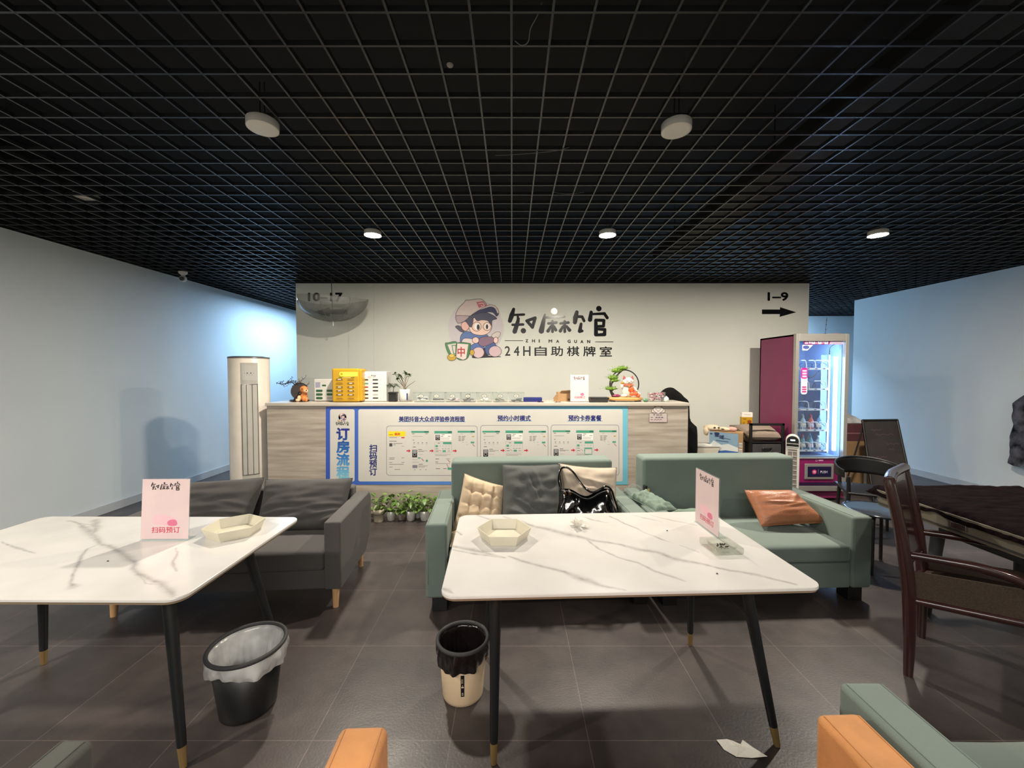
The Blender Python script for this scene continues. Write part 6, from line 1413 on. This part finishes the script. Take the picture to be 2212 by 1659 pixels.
o = MB().grid(cloth, 70, 70).build('velvet_cover', M_velvet, loc=(3.06, 2.32, 0), rot=(0, 0, R(-1)), solid=.006); tag(o, 'crinkled dark brown velvet cover spread on the game table', 'table cover')
# dark furry coat on the right wall
t = thing('fur_coat', 'dark mottled fur coat hanging on the right wall', 'coat', (6.17, 4.62, 0))
M_fur = mat('mottled_fur', (12, 12, 18), .95, rgb2=(92, 90, 96), vscale=11, bump=.8, bscale=60, spec=.05)
def fc(u, v):
    a = 2 * math.pi * u; z = 1.40 - .93 * v; ww = .26 * (min(1, v * 5) ** .5) * (1 + .15 * v); tk = .055 * (min(1, v * 6) ** .5)
    k = 1 + .10 * noise.noise(Vector((math.cos(a) * 3, math.sin(a) * 3, v * 7)))
    return Vector((-.02 + tk * math.sin(a) * k, ww * math.cos(a) * k + .01, z + .02 * noise.noise(Vector((a, v * 5, 1)))))
MB().grid(fc, 48, 40, close_u=True).build('coat_body', M_fur, t)
MB().tube([(.075, 0, 1.42), (.02, 0, 1.42), (.0, 0, 1.45)], .006, 6).build('wall_hook', M_chrome, t)

# ================================================================ pothos pots on the floor before the counter
def pothos(px, y, r, h, pot, label, seed, nl=22, hgt=.16, spread=.09, band=False):
    xx = (px - 1106) / FPX * y
    t = thing('potted_plant', label, 'potted plant', (xx, y, 0), group='pothos pots along the counter foot')
    if band: MB().lathe([(r * .8, 0), (r * .85, .006), (r * .95, h * .62), (r * 1.0, h * .62), (r * 1.05, h), (r * .95, h), (r * .9, h * .85)], n=28, capb=True).build('pot', pot, t); MB().tube([(r * .97 * math.cos(a), r * .97 * math.sin(a), h * .62) for a in [k * math.pi / 12 for k in range(24)]], .003, 6, 0, True).build('pot_band', M_dark, t)
    else: MB().lathe([(r * .72, 0), (r * .8, .004), (r, h * .7), (r, h), (r * .92, h), (r * .9, h * .85)], n=28, capb=True).build('pot', pot, t)
    MB().cyl((0, 0, h * .82), (0, 0, h * .86), r * .9, n=20).build('soil', M_soil, t)
    rnd = random.Random(seed); mb = MB()
    for k in range(nl):
        a = rnd.uniform(0, 6.28); l = rnd.uniform(.02, spread); z1 = h + rnd.uniform(.0, hgt)
        p = Vector((math.cos(a) * l, math.sin(a) * l * .8, z1)); b = Vector((rnd.uniform(-.3, .3) * r, rnd.uniform(-.3, .3) * r, h * .85))
        mb.tube([b, b.lerp(p, .5) + Vector((0, 0, .02)), p], .0018, 4, 1)
        leafm(mb, p, Vector((math.cos(a), math.sin(a) - .35, rnd.uniform(-.9, .25))), rnd.uniform(.055, .085), rnd.uniform(.038, .055), 0, rnd.uniform(.05, .3))
    mb.build('foliage', [M_leaf, mat('green_stem', (96, 120, 60), .6)], t)
pothos(782, 4.33, .05, .10, M_pot, 'pothos mostly hidden behind the grey sofa arm', 1, 22, .17)
pothos(815.5, 4.25, .060, .135, mat('cream_ceramic', (200, 190, 168), .35), 'pothos in a two tier cream pot next to the grey sofa arm', 2, 20, .14, band=True)
pothos(842, 4.28, .048, .10, M_pot, 'pothos in the third pot from the grey sofa arm', 3, 24, .18)
pothos(866, 4.30, .050, .10, mat('patterned_pot', (176, 170, 160), .35, rgb2=(96, 80, 70), vscale=25), 'pothos in a brown patterned pot in the middle of the row', 4, 28, .21)
pothos(885.5, 4.28, .050, .105, M_pot, 'pothos in a white pot right of the brown patterned pot', 5, 24, .17)
pothos(901, 4.36, .042, .09, M_pot, 'pothos in a small pot set back between two white pots', 6, 16, .15)
pothos(915.5, 4.28, .053, .105, M_pot, 'pothos in the pale green glazed pot nearest the green sofa', 7, 26, .17)
pothos(936, 4.34, .045, .09, mat('brown_clay_pot', (120, 84, 64), .6), 'pothos in a brown pot half hidden by the green sofa arm', 8, 22, .18)
